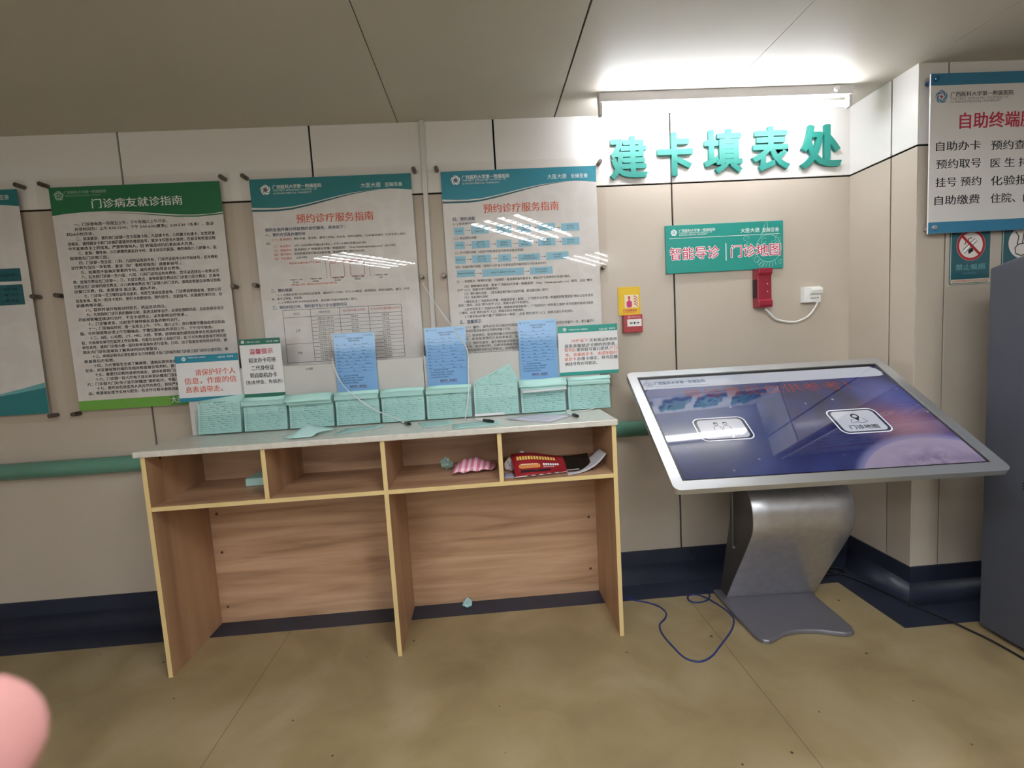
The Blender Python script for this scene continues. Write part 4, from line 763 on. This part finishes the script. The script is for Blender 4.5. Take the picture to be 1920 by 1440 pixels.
desk_form('pale green form on the desk top under the middle pen', [(-.152, -.475), (.047, -.432), (.034, -.322), (-.16, -.362)], .001)
desk_form('pale green form half under the rack beside the white paper', [(.315, -.275), (.44, -.215), (.404, -.207), (.22, -.212)], .0008, printed=False)
desk_form('white sheet of paper lying askew near the right end of the desk top', [(.070, -.316), (.257, -.470), (.372, -.337), (.239, -.222)], .003, 'paper_sheet', M('#c9c8d6', .6), False, None)
# crumpled, folded form
t = thing('crumpled_form', (-.76, -.34, ZT), 'creased pale green form standing up in a fold on the desk top', 'paper form')
pts = [[(-.87, -.42, .968), (-.815, -.455, .968), (-.745, -.44, .969)], [(-.835, -.36, .975), (-.785, -.355, 1.012), (-.715, -.385, .980)], [(-.80, -.28, .970), (-.755, -.295, .986), (-.682, -.300, .972)]]
pts = [[Vector(p) for p in r] for r in pts]
gr = []
for i in range(9):
    row = []
    for j in range(9):
        u, v = i/4, j/4; iu, jv = min(int(u), 1), min(int(v), 1); fu, fv = u-iu, v-jv
        p = pts[iu][jv]*(1-fu)*(1-fv)+pts[iu+1][jv]*fu*(1-fv)+pts[iu][jv+1]*(1-fu)*fv+pts[iu+1][jv+1]*fu*fv
        row.append(p+Vector((0, 0, abs(rnd.gauss(0, .0022)))))
    gr.append(row)
MB().sheet(gr, .0007).build('form_sheet', M('#bde2df', .7), t)

def pen(label, a, b, cord, ring=False):
    a, b = Vector(a), Vector(b); d = (b-a); L_ = d.length; d.normalize(); t = thing('pen', tuple(a), label, 'pen', 'corded pens on the desk top')
    MB().tube([a, a+d*.004, a+d*L_*.5], [.004, .0055, .0055], 12).build('barrel', M('#dcdcda', .3, coat=.4), t)
    MB().tube([a+d*L_*.45, a+d*L_*.46, b-d*.006, b], [.0062, .0072, .0068, .0045], 12).build('cap', M('#121214', .3, coat=.3), t)
    MB().box(b.x-.0015-d.x*.03, b.x+.0015-d.x*.03, b.y-d.y*.05, b.y-d.y*.01, b.z+.006, b.z+.0085).build('clip', M('#1b1b1d', .3), t)
    g = MB(); g.tube(spline(cord, 8), .0014, 6)
    off = [Vector(p)+Vector((.004*math.sin(i*2.0), 0, .003*math.cos(i*1.7))) for i, p in enumerate(cord)]; off[0] = Vector(cord[0]); off[-1] = Vector(cord[-1])
    g.tube(spline(off, 8), .0012, 6); g.build('cord', M('#e4e4e2', .5), t)
ZP = ZT+.0078
pen('black-capped pen on a white cord, leftmost of the three pens on the desk', (-.405, -.215, ZP), (-.350, -.315, ZP), [(-.405, -.215, ZP), (-.43, -.212, .99), (-.533, -.21, 1.044), (-.648, -.212, 1.145), (-.70, -.185, 1.235), (-.712, -.162, 1.285)])
pen('black-capped pen lying on a pale green form, middle one of the three', (-.058, -.30, ZP+.0015), (.022, -.40, ZP+.0015), [(-.058, -.30, ZP), (-.10, -.27, .974), (-.105, -.235, .975), (-.085, -.212, 1.09), (-.082, -.185, 1.20), (-.08, -.168, 1.29), (-.13, -.163, 1.38), (-.172, -.12, 1.44), (-.228, -.07, 1.53), (-.283, -.046, 1.628)])
pen('black-capped pen beside the white paper, rightmost of the three pens', (.365, -.315, ZP), (.392, -.405, ZP), [(.365, -.315, ZP), (.35, -.32, .985), (.36, -.34, .995), (.385, -.33, .985), (.42, -.27, .975), (.47, -.225, .971), (.515, -.207, .975)])

# ================================================================== THINGS ON THE SHELF
ZS = .7321
def crumple(name, label, cat, c, rx, ry, rz, m, seed, amp=.35, mats=None, pattern=None):
    r2 = random.Random(seed); bm = bmesh.new(); bmesh.ops.create_icosphere(bm, subdivisions=3, radius=1)
    dirs = [(Vector((r2.uniform(-1, 1), r2.uniform(-1, 1), r2.uniform(-1, 1))).normalized(), r2.uniform(.4, 1)) for _ in range(16)]
    for v in bm.verts:
        n = v.co.normalized(); k = 1.0
        for d, s in dirs:
            q = n.dot(d)
            if q > .55: k -= amp*s*(q-.55)*1.3
        k += r2.uniform(-.11, .11); v.co = n*k
    mz = min(v.co.z for v in bm.verts)
    for v in bm.verts: v.co = Vector((c[0]+v.co.x*rx, c[1]+v.co.y*ry, c[2]+(v.co.z-mz)*rz))
    g = MB(); g.bm.free(); g.bm = bm
    if pattern:
        for f in bm.faces: f.material_index = pattern(f.calc_center_median())
    o = g.build(name, mats or m, loc=c); return tag(o, label, cat)
o = tag(MB().box(-1.118, -.945, -.262, -.13, ZS, ZS+.034).build('form_bundle', TEALP, loc=(-1.03, -.2, ZS), bevel=.002), 'flat bundle of pale green forms in the left shelf compartment of the desk', 'paper bundle')
crumple('crumpled_paper', 'grey-green crumpled paper at the back of the third shelf compartment', 'crumpled paper', (-.205, -.235, ZS), .038, .03, .034, M('#8fa79e', .7), 3, .5)
g = MB(); n = 14; gr = []
for i in range(9):
    v = i/8
    gr.append([(-.180+.19*(j/n)+.012*math.sin(v*3), -.36+.15*v+.03*(j/n), ZS+.009+(.05*math.sin(math.pi*v)*math.sin(math.pi*min(1, .12+j/n*.9))+.010*abs(math.sin(j*2.4+v*2)))*(1-.2*v)) for j in range(n+1)])
g.sheet(gr, .001, mfun=lambda i, j: 1 if (j % 2) else 0)
tag(g.build('candy_wrapper', [M('#d77a98', .45, coat=.3), M('#f0c9d4', .45, coat=.3)], loc=(-.06, -.28, ZS)), 'pink and white striped wrapper crumpled in the third shelf compartment', 'wrapper')
# red and black leaflet, white sheets in the right compartment
t = thing('leaflet', (.24, -.40, ZS), 'red and black printed leaflet bent on the right shelf compartment', 'leaflet')
gr = []
for i in range(7):
    v = i/6; row = []
    for j in range(13):
        u = j/12; x = .10+.345*u+.03*v*0; y = -.468+.13*v+.05*u*(1-.3*v); z = ZS+.006+(.072*(1-.45*u))*v**1.2+.008*math.sin(u*7)*v
        row.append((x-.01*v*(1-u)+.0*v, y, z))
    gr.append(row)
lf = MB().sheet(gr[::-1], .001, mfun=lambda i, j: 0 if j < 8 else 1).build('leaflet_sheet', [M('#8a1822', .5), M('#17130f', .4, coat=.2)], t)
def LP(u, v, l=0):
    x = .10+.345*u; y = -.468+.13*v+.05*u*(1-.3*v); z = ZS+.006+(.072*(1-.45*u))*v**1.2+.008*math.sin(u*7)*v
    return (x-.01*v*(1-u), y-.0013, z+.0012)
pr = Print(LP); YL = M('#e6c468', .5)
for k in range(14): pr.rect(.06+k*.036, .06+k*.036+.026, .72, .86, YL)
pr.poly(rrect(.07, .34, .36, .56, .06), M('#d98d4e', .5)); pr.rect(.10, .31, .52, .56, 'w')
for k in range(7): pr.rect(.38+k*.03, .38+k*.03+.022, .46, .56, 'w'); pr.rect(.38+k*.02, .38+k*.02+.014, .38, .41, 'w')
pr.rect(.08, .46, .2, .3, 'k'); pr.rect(.0, .66, .0, .045, 'w')
for k in range(5): pr.rect(.15+.1*k, .2+.1*k, .01, .055, 'k', 0)
pr.rect(.66, .82, .1, .14, 'w'); pr.build('printed_text', lf)
g = MB(); gr = []
for i in range(7):
    v = i/6; row = []
    for j in range(11):
        u = j/10; row.append((.325+.178*u, -.472+.045*u+.16*v, ZS+.0032+.07*u**3*(1-.15*v)))
    gr.append(row)
g.sheet(gr[::-1], .0008); tag(g.build('paper_sheet', M('#c9c5cc', .6), loc=(.42, -.4, ZS)), 'white paper curling up against the right side panel inside the desk shelf', 'paper')
g = MB(); gr = [[(.052+.05*j/4, -.44+.07*i/4, ZS+.001+.0005*i) for j in range(5)] for i in range(5)]
g.sheet(gr[::-1], .0006); tag(g.build('paper_sheet', M('#a9a8c0', .6), loc=(.07, -.41, ZS)), 'pale lilac slip of paper left of the red leaflet on the shelf', 'paper')
crumple('crumpled_paper', 'white crumpled tissue behind the left end of the red leaflet', 'crumpled paper', (.082, -.335, ZS), .03, .03, .04, M('#d5c9cc', .7), 9, .5)
crumple('crumpled_paper', 'small white crumpled paper sticking up behind the red leaflet', 'crumpled paper', (.135, -.288, ZS), .028, .02, .052, M('#d8cfd2', .7), 12, .55)
crumple('paper_ball', 'pale blue-green paper ball on the floor under the right half of the desk', 'crumpled paper', (-.165, -.142, .0032), .028, .026, .027, M('#a9cdd0', .7), 21, .4)

# ================================================================== TOUCHSCREEN KIOSK (built in its own axes)
KZ = R(-2.47)
t = thing('touchscreen_kiosk', (1.256, -.563, 0), 'silver tilted touchscreen kiosk on a curved pedestal, right of the desk', 'kiosk', None, KZ)
ck, sk = math.cos(-KZ), math.sin(-KZ)
def loc_(x, y): dx, dy = x-1.256, y+.563; return (dx*ck-dy*sk, dx*sk+dy*ck)
base = [(1.068, -.215), (1.066, -.275), (1.062, -.466), (1.066, -.58), (1.071, -.612), (1.082, -.632), (1.103, -.639), (1.125, -.634), (1.156, -.617), (1.19, -.601), (1.223, -.593), (1.26, -.589), (1.291, -.590), (1.325, -.597), (1.357, -.606), (1.40, -.624), (1.435, -.637), (1.462, -.637), (1.482, -.626), (1.494, -.60), (1.500, -.535), (1.508, -.356), (1.52, -.30), (1.53, -.235)]
MB().prism([loc_(*p) for p in base], 2, .0, .02).build('base_plate', M('#7f7d86', .36, metal=.55), t, bevel=.006, seg=3)
bl = [loc_(1.30, y) for y in (0,)]
ky = lambda y: loc_(1.30, y)[1]
front = spline([(ky(-.30), .02, 0), (ky(-.378), .15, 0), (ky(-.470), .295, 0), (ky(-.535), .40, 0), (ky(-.562), .455, 0), (ky(-.566), .505, 0), (ky(-.556), .56, 0), (ky(-.525), .61, 0), (ky(-.475), .645, 0), (ky(-.42), .665, 0)], 5)
front = [(p.x, p.y) for p in front]
rear = [(ky(-.385), .70), (ky(-.385), .985), (ky(-.30), 1.0), (ky(-.30), .70), (ky(-.36), .60), (ky(-.345), .436), (ky(-.308), .295), (ky(-.252), .1), (ky(-.222), .02)]
hl, hr = loc_(1.092, -.4)[0], loc_(1.525, -.4)[0]
body = MB(); body.prism(front+rear, 0, hl+.004, hr-.004); body.build('pedestal', M('#5d5a58', .45, metal=.5), t)
gr = [[(hl+(hr-hl)*j/6, p[0]-.001, p[1]) for j in range(7)] for p in front]
MB().sheet(gr, .004).build('front_skin', SILVER, t, bevel=.001)
MB().tube([(hl-.004, ky(-.392), .315), (hl-.004, ky(-.39), .66)], .004, 8).build('side_door_edge', M('#8b8985', .35, metal=.6), t)
MB().tube([(hl-.006, ky(-.392), .312), (hl+.003, ky(-.392), .312)], .007, 10).build('side_lock', M('#b5b3ae', .3, metal=.8), t)
# display head
TILT = R(30.32)
def tilt(o): o.location = (0, 0, .9498); o.rotation_euler = (TILT, 0, 0); return o
W2, H2, BO = .5630, .3257, .043
P = rrect(-W2-BO, W2+BO, -H2-BO, H2+BO, .028); Pi = rrect(-W2-BO+.02, W2+BO-.02, -H2-BO+.02, H2+BO-.02, .02)
g = MB()
for zz, (A, zA, B_, zB) in enumerate(((P, -.001, P, -.026), (P, -.026, Pi, -.04))):
    va = [g.bm.verts.new((p[0], p[1], zA)) for p in A]; vb = [g.bm.verts.new((p[0], p[1], zB)) for p in B_]
    for i in range(len(va)): g.bm.faces.new((va[i], va[(i+1) % len(va)], vb[(i+1) % len(va)], vb[i]))
    if zz: g.bm.faces.new(vb)
# front rim: outer rounded rectangle to the glass opening
n_ = 6; op = [(W2, -H2), (W2, H2), (-W2, H2), (-W2, -H2)]
va = [g.bm.verts.new((p[0], p[1], -.001)) for p in P]; vo = [g.bm.verts.new((p[0], p[1], -.001)) for p in op]; vi = [g.bm.verts.new((p[0], p[1], -.008)) for p in op]
for s in range(4):
    for i in range(n_-1): g.bm.faces.new((va[s*n_+i], va[s*n_+i+1], vo[s]))
    g.bm.faces.new((va[s*n_+n_-1], va[((s+1) % 4)*n_], vo[(s+1) % 4], vo[s])); g.bm.faces.new((vo[s], vo[(s+1) % 4], vi[(s+1) % 4], vi[s]))
bmesh.ops.remove_doubles(g.bm, verts=g.bm.verts[:], dist=1e-5)
housing = tilt(g.build('display_housing', FRAME, t, bevel=.0015))
MB().box(-.35, .35, -.2, .22, -.085, -.039).build('electronics_box', M('#4b4b4e', .5, metal=.3), housing)
MB().box(-W2, W2, -H2, H2, -.012, -.0075).build('black_mask', M('#060607', .3), housing)
def screen_mat():
    m = bpy.data.materials.new('starry_screen'); m.use_nodes = True; tt = m.node_tree; b = tt.nodes['Principled BSDF']
    N = lambda ty: tt.nodes.new(ty); lk = tt.links.new
    tc = N('ShaderNodeTexCoord'); sp = N('ShaderNodeSeparateXYZ'); lk(tc.outputs['Object'], sp.inputs[0])
    def rad(cx, cy, r0, r1, ax=1.0):
        mp = N('ShaderNodeMapping'); mp.vector_type = 'POINT'; mp.inputs['Location'].default_value = (-cx*ax, -cy, 0); mp.inputs['Scale'].default_value = (ax, 1, 0)
        ln = N('ShaderNodeVectorMath'); ln.operation = 'LENGTH'; lk(tc.outputs['Object'], mp.inputs[0]); lk(mp.outputs[0], ln.inputs[0])
        mr = N('ShaderNodeMapRange'); mr.inputs[1].default_value = r0; mr.inputs[2].default_value = r1; mr.inputs[3].default_value = 1; mr.inputs[4].default_value = 0; mr.interpolation_type = 'SMOOTHSTEP'
        lk(ln.outputs['Value'], mr.inputs[0]); return mr.outputs[0]
    def mix(f, a, b_, k=1.0, mode='MIX'):
        x = N('ShaderNodeMix'); x.data_type = 'RGBA'; x.blend_type = mode
        if k != 1.0:
            mm = N('ShaderNodeMath'); mm.operation = 'MULTIPLY'; mm.inputs[1].default_value = k; lk(f, mm.inputs[0]); f = mm.outputs[0]
        lk(f, x.inputs['Factor'])
        for q, s in ((a, 'A'), (b_, 'B')):
            if isinstance(q, str): x.inputs[s].default_value = lin(q)
            else: lk(q, x.inputs[s])
        return x.outputs['Result']
    def noise(sc, det=6, dis=1.0):
        n = N('ShaderNodeTexNoise'); n.inputs['Scale'].default_value = sc; n.inputs['Detail'].default_value = det; n.inputs['Distortion'].default_value = dis; lk(tc.outputs['Object'], n.inputs[0]); return n.outputs['Fac']
    r1 = N('ShaderNodeValToRGB'); e = r1.color_ramp.elements; e[0].position = .3; e[0].color = lin('#0d1448'); e[1].position = .75; e[1].color = lin('#4a62b8'); e2 = e.new(.5); e2.color = lin('#1c2d82'); lk(noise(3.2), r1.inputs[0])
    c = r1.outputs[0]
    c = mix(rad(-.42, .02, .0, .55), c, '#7f95c6', .55)
    c = mix(rad(.41, -.085, .0, .2, .8), c, '#d39aa6', .8)
    c = mix(rad(.46, .10, .0, .16), c, '#7c82d8', .6)
    c = mix(rad(.05, -.2, .0, .3), c, '#14175c', .6)
    # planet
    r2 = N('ShaderNodeValToRGB'); e = r2.color_ramp.elements; e[0].position = .35; e[0].color = lin('#5a4a86'); e[1].position = .68; e[1].color = lin('#d9c6dd'); lk(noise(7, 8, 1.8), r2.inputs[0])
    pl = mix(rad(.40, -.56, .30, .40), r2.outputs[0], '#5f55a0', 1.0)
    pl2 = mix(rad(.40, -.56, .2, .385), '#c8b8d8', r2.outputs[0])
    c = mix(rad(.40, -.56, .384, .42), c, '#b9b4ea', .7)
    c = mix(rad(.40, -.56, .380, .386), c, pl2)
    # stars
    vo = N('ShaderNodeTexVoronoi'); vo.voronoi_dimensions = '2D'; vo.inputs['Scale'].default_value = 9; lk(tc.outputs['Object'], vo.inputs[0])
    st = N('ShaderNodeMapRange'); st.inputs[1].default_value = .0; st.inputs[2].default_value = .06; st.inputs[3].default_value = 1; st.inputs[4].default_value = 0; lk(vo.outputs['Distance'], st.inputs[0])
    sc_ = N('ShaderNodeSeparateColor'); lk(vo.outputs['Color'], sc_.inputs[0]); gt = N('ShaderNodeMapRange'); gt.inputs[1].default_value = .62; gt.inputs[2].default_value = 1.0; lk(sc_.outputs[0], gt.inputs[0])
    sm = N('ShaderNodeMath'); sm.operation = 'MULTIPLY'; lk(st.outputs[0], sm.inputs[0]); lk(gt.outputs[0], sm.inputs[1])
    c = mix(sm.outputs[0], c, '#ffffff', 1.0)
    b.inputs['Base Color'].default_value = (.01, .01, .012, 1); b.inputs['Roughness'].default_value = .035; b.inputs['IOR'].default_value = 1.62; b.inputs['Specular IOR Level'].default_value = .6
    lk(c, b.inputs['Emission Color']); b.inputs['Emission Strength'].default_value = SCREEN_POWER
    return m
W3, H3 = W2-.010, H2-.010
scr = MB().box(-W3, W3, -H3, H3-.006, -.0075, -.0066).build('screen', screen_mat(), housing)
def glow(hexc, k=1.0):
    kk = ('glow', hexc, k)
    if kk in MATS: return MATS[kk]
    m = bpy.data.materials.new('screen_print_' + hexc.lstrip('#')); m.use_nodes = True; b = m.node_tree.nodes['Principled BSDF']
    b.inputs['Base Color'].default_value = (.01, .01, .012, 1); b.inputs['Roughness'].default_value = .035; b.inputs['IOR'].default_value = 1.62; b.inputs['Specular IOR Level'].default_value = .6
    b.inputs['Emission Color'].default_value = lin(hexc); b.inputs['Emission Strength'].default_value = SCREEN_POWER*k; MATS[kk] = m; return m
FS = lambda x, z, l: (x, z, -.0064+l)
pr = Print(FS); WB = glow('#dfe3f2', 1.15); pr.poly([(-W3, H3-.006), (-W3, .233), (.52, .233), (.543, .24), (.55, .262), (.543, .29), (.52, H3-.006)], WB)
pr.logo(-.522, .268, .020, glow('#5a86b8'), glow('#d04050'))
pr.text(-.497, .276, .022, .236, '广西医科大学第一附属医院', glow('#4a5b85'), .02, 2, .0002); pr.rect(-.497, -.25, .2475, .2495, glow('#8a96b4'), .0002)
pr.build('title_bar', scr)
pr = Print(FS); pr.text(-.385, .182, .062, .73, '导诊意见仅供参考！', glow('#d8483c', .6), .0, 2, .0002); pr.build('red_notice', scr)
def button(x0, x1, z0, z1, txt, icon):
    pr = Print(FS); pr.poly(rrect(x0, x1, z0, z1, .028), glow('#3b4468', .9)); pr.frame(x0, x1, z0, z1, .005, glow('#f4f6ff', 1.9), .028, .0001); pr.poly(rrect(x0+.014, x1-.014, z0+.01, z1-.01, .02), glow('#d9dce9', 1.45), .0002)
    dk = glow('#222638', .6); cx = (x0+x1)/2; pr.text(cx-.058, z0+.034, .024, .116, txt, dk, .02, 2, .0004); zc = z0+.085
    if icon == 'pin':
        pr.line([(cx+.013*math.cos(2*math.pi*k/16), zc+.014+.013*math.sin(2*math.pi*k/16)) for k in range(16)], .007, dk, .0004, True); pr.poly([(cx-.011, zc+.006), (cx+.011, zc+.006), (cx, zc-.016)], dk, .0004)
        pr.line([(cx-.024, zc-.002), (cx-.034, zc-.026), (cx-.01, zc-.02), (cx+.012, zc-.026), (cx+.034, zc-.02), (cx+.024, zc)], .0025, dk, .0004)
    else:
        for s in (-1, 1):
            q = cx+s*.019; pr.line([(q+.008*math.cos(2*math.pi*k/14), zc+.012+.008*math.sin(2*math.pi*k/14)) for k in range(14)], .0025, dk, .0004, True); pr.poly([(q-.009, zc+.014), (q+.009, zc+.014), (q+.007, zc+.022), (q-.007, zc+.022)], dk, .0004)
            pr.line([(q-.016, zc-.024), (q-.013, zc-.004), (q-.004, zc), (q+.004, zc), (q+.013, zc-.004), (q+.016, zc-.024)], .0025, dk, .0004)
    pr.build('on_screen_button', scr)
button(-.416, -.203, -.124, .011, '智能导诊', 'people'); button(.143, .346, -.130, .014, '门诊地图', 'pin')

# ================================================================== GREY TERMINAL AT THE RIGHT
t = thing('service_terminal', (2.30, -.98, 0), 'tall dark grey self-service terminal cut by the right edge of the photo', 'terminal')
GM = M('#454750', .45)
P = [(-.66, .02), (-.66, 1.493), (-.80, 1.530), (-1.0, 1.56), (-1.06, 1.50), (-1.14, 1.12), (-1.30, 1.02), (-1.30, .93), (-1.18, .86), (-1.18, .02)]
MB().prism(P, 0, 2.0, 2.62).build('cabinet', GM, t, bevel=.006)
MB().box(2.03, 2.59, -1.15, -.69, 0, .0205).build('plinth', M('#101012', .6), t)
g = MB()
for z in (.648, .66, .672): g.box(1.9985, 2.001, -.86, -.807, z-.003, z+.003)
g.build('side_vent', M('#15161a', .6), t)
MB().prism([(-1.062, 1.49), (-1.138, 1.13), (-1.1455, 1.13), (-1.0695, 1.49)], 0, 2.08, 2.54).build('screen', M('#0c0d12', .15), t)
MB().box(2.1, 2.52, -1.28, -1.17, 1.018, 1.03).build('keypad_tray', M('#2b2d33', .4), t)
MB().box(2.15, 2.3, -1.184, -1.178, .72, .78).build('slip_slot', M('#0d0d0f', .5), t)

# ================================================================== CABLES ON THE FLOOR
BL = [(.56, -.14), (.613, -.178), (.666, -.222), (.716, -.249), (.76, -.29), (.775, -.35), (.753, -.396), (.714, -.437), (.700, -.503), (.710, -.588), (.731, -.673), (.779, -.703), (.839, -.679), (.907, -.617), (.996, -.531), (1.045, -.462), (1.056, -.417), (1.05, -.358), (1.015, -.279), (.983, -.222), (.939, -.223), (.922, -.262), (.945, -.287), (.999, -.282), (1.035, -.25), (1.045, -.2)]
zf = lambda x, y: .0065 if y > -.222 else .0035
g = MB(); pth = spline([(x, y, zf(x, y)+(.006 if i in (18, 24) else 0)) for i, (x, y) in enumerate(BL)], 8); g.tube(pth, .0035, 8)
tag(g.build('network_cable', M('#1d2c6e', .4), loc=(.85, -.45, .0)), 'thin blue network cable looping over the floor between desk and kiosk', 'cable')
DK = [(1.50, -.19), (1.60, -.165), (1.716, -.15), (1.777, -.148), (1.815, -.125), (1.81, -.095), (1.77, -.085), (1.74, -.11), (1.79, -.17), (1.83, -.27), (1.855, -.37), (1.88, -.46), (1.915, -.56), (1.945, -.66), (1.965, -.757), (1.97, -.9), (1.975, -1.1)]
g = MB(); g.tube(spline([(x, y, .009 if y > -.6 else .0055) for x, y in DK], 8), .0045, 8)
tag(g.build('power_cable', M('#121319', .5), loc=(1.85, -.4, 0)), 'dark power cable running along the floor from the kiosk to the grey terminal', 'cable')

# ================================================================== PHOTOGRAPHER'S HAND (a fingertip shows at the lower left)
def camp(X, Y, Z): return CAMPOS + _r*(X/1000) + _d*(Y/1000) + _f*(Z/1000)
J = {'wrist': (-190, 215, -20, 26), 'palm': (-172, 165, 5, 27), 'palm_i': (-160, 118, 30, 17), 'palm_m': (-172, 122, 18, 17), 'palm_r': (-184, 130, 5, 16), 'palm_p': (-194, 142, -8, 14), 'th0': (-145, 170, -15, 15)}
CH = [('wrist', 'palm'), ('palm', 'palm_i'), ('palm', 'palm_m'), ('palm', 'palm_r'), ('palm', 'palm_p'), ('palm', 'th0')]
def fing(base, pts):
    last = base
    for i, p in enumerate(pts):
        k = base+str(i); J[k] = p; CH.append((last, k)); last = k
fing('palm_i', [(-148, 92, 56, 9.5), (-128, 76, 76, 9), (-106, 69, 83, 12.0), (-94, 63.0, 85, 12.2), (-87.6, 60.2, 85, 11.4)])
fing('palm_m', [(-176, 92, 50, 9.6), (-160, 84, 74, 9), (-136, 84, 84, 8.4), (-126, 86, 86, 7)])
fing('palm_r', [(-194, 98, 38, 9.2), (-184, 92, 64, 8.6), (-162, 96, 76, 8), (-150, 100, 78, 6.6)])
fing('palm_p', [(-206, 112, 22, 8), (-200, 106, 46, 7.4), (-182, 110, 58, 7), (-172, 114, 60, 5.8)])
fing('th0', [(-128, 150, -5, 11), (-118, 122, 8, 10), (-116, 104, 14, 8)])
J['arm'] = (-215, 300, -60, 30); CH.append(('wrist', 'arm'))
ks = list(J); hp = camp(-172, 165, 5)
me = bpy.data.meshes.new('hand'); me.from_pydata([tuple(camp(*J[k][:3])-hp) for k in ks], [(ks.index(a), ks.index(b)) for a, b in CH], [])
o = bpy.data.objects.new('hand', me); COL.objects.link(o); o.location = hp
md = o.modifiers.new('skin', 'SKIN'); md.use_smooth_shade = True
for i, k in enumerate(ks):
    q = me.skin_vertices[0].data[i]; q.radius = (J[k][3]/1000, J[k][3]/1000); q.use_root = (k == 'palm')
sb = o.modifiers.new('sub', 'SUBSURF'); sb.levels = 2; sb.render_levels = 2
sk_m = bpy.data.materials.new('skin'); sk_m.use_nodes = True; b = sk_m.node_tree.nodes['Principled BSDF']; b.inputs['Base Color'].default_value = lin('#a87672'); b.inputs['Roughness'].default_value = .55; b.inputs['Subsurface Weight'].default_value = .15; b.inputs['Subsurface Radius'].default_value = (.01, .004, .003)
me.materials.append(sk_m)
tag(o, 'blurred pink fingertip of the photographer at the lower left corner', 'hand')

bpy.data.objects.remove(_fo); bpy.data.curves.remove(_fc)
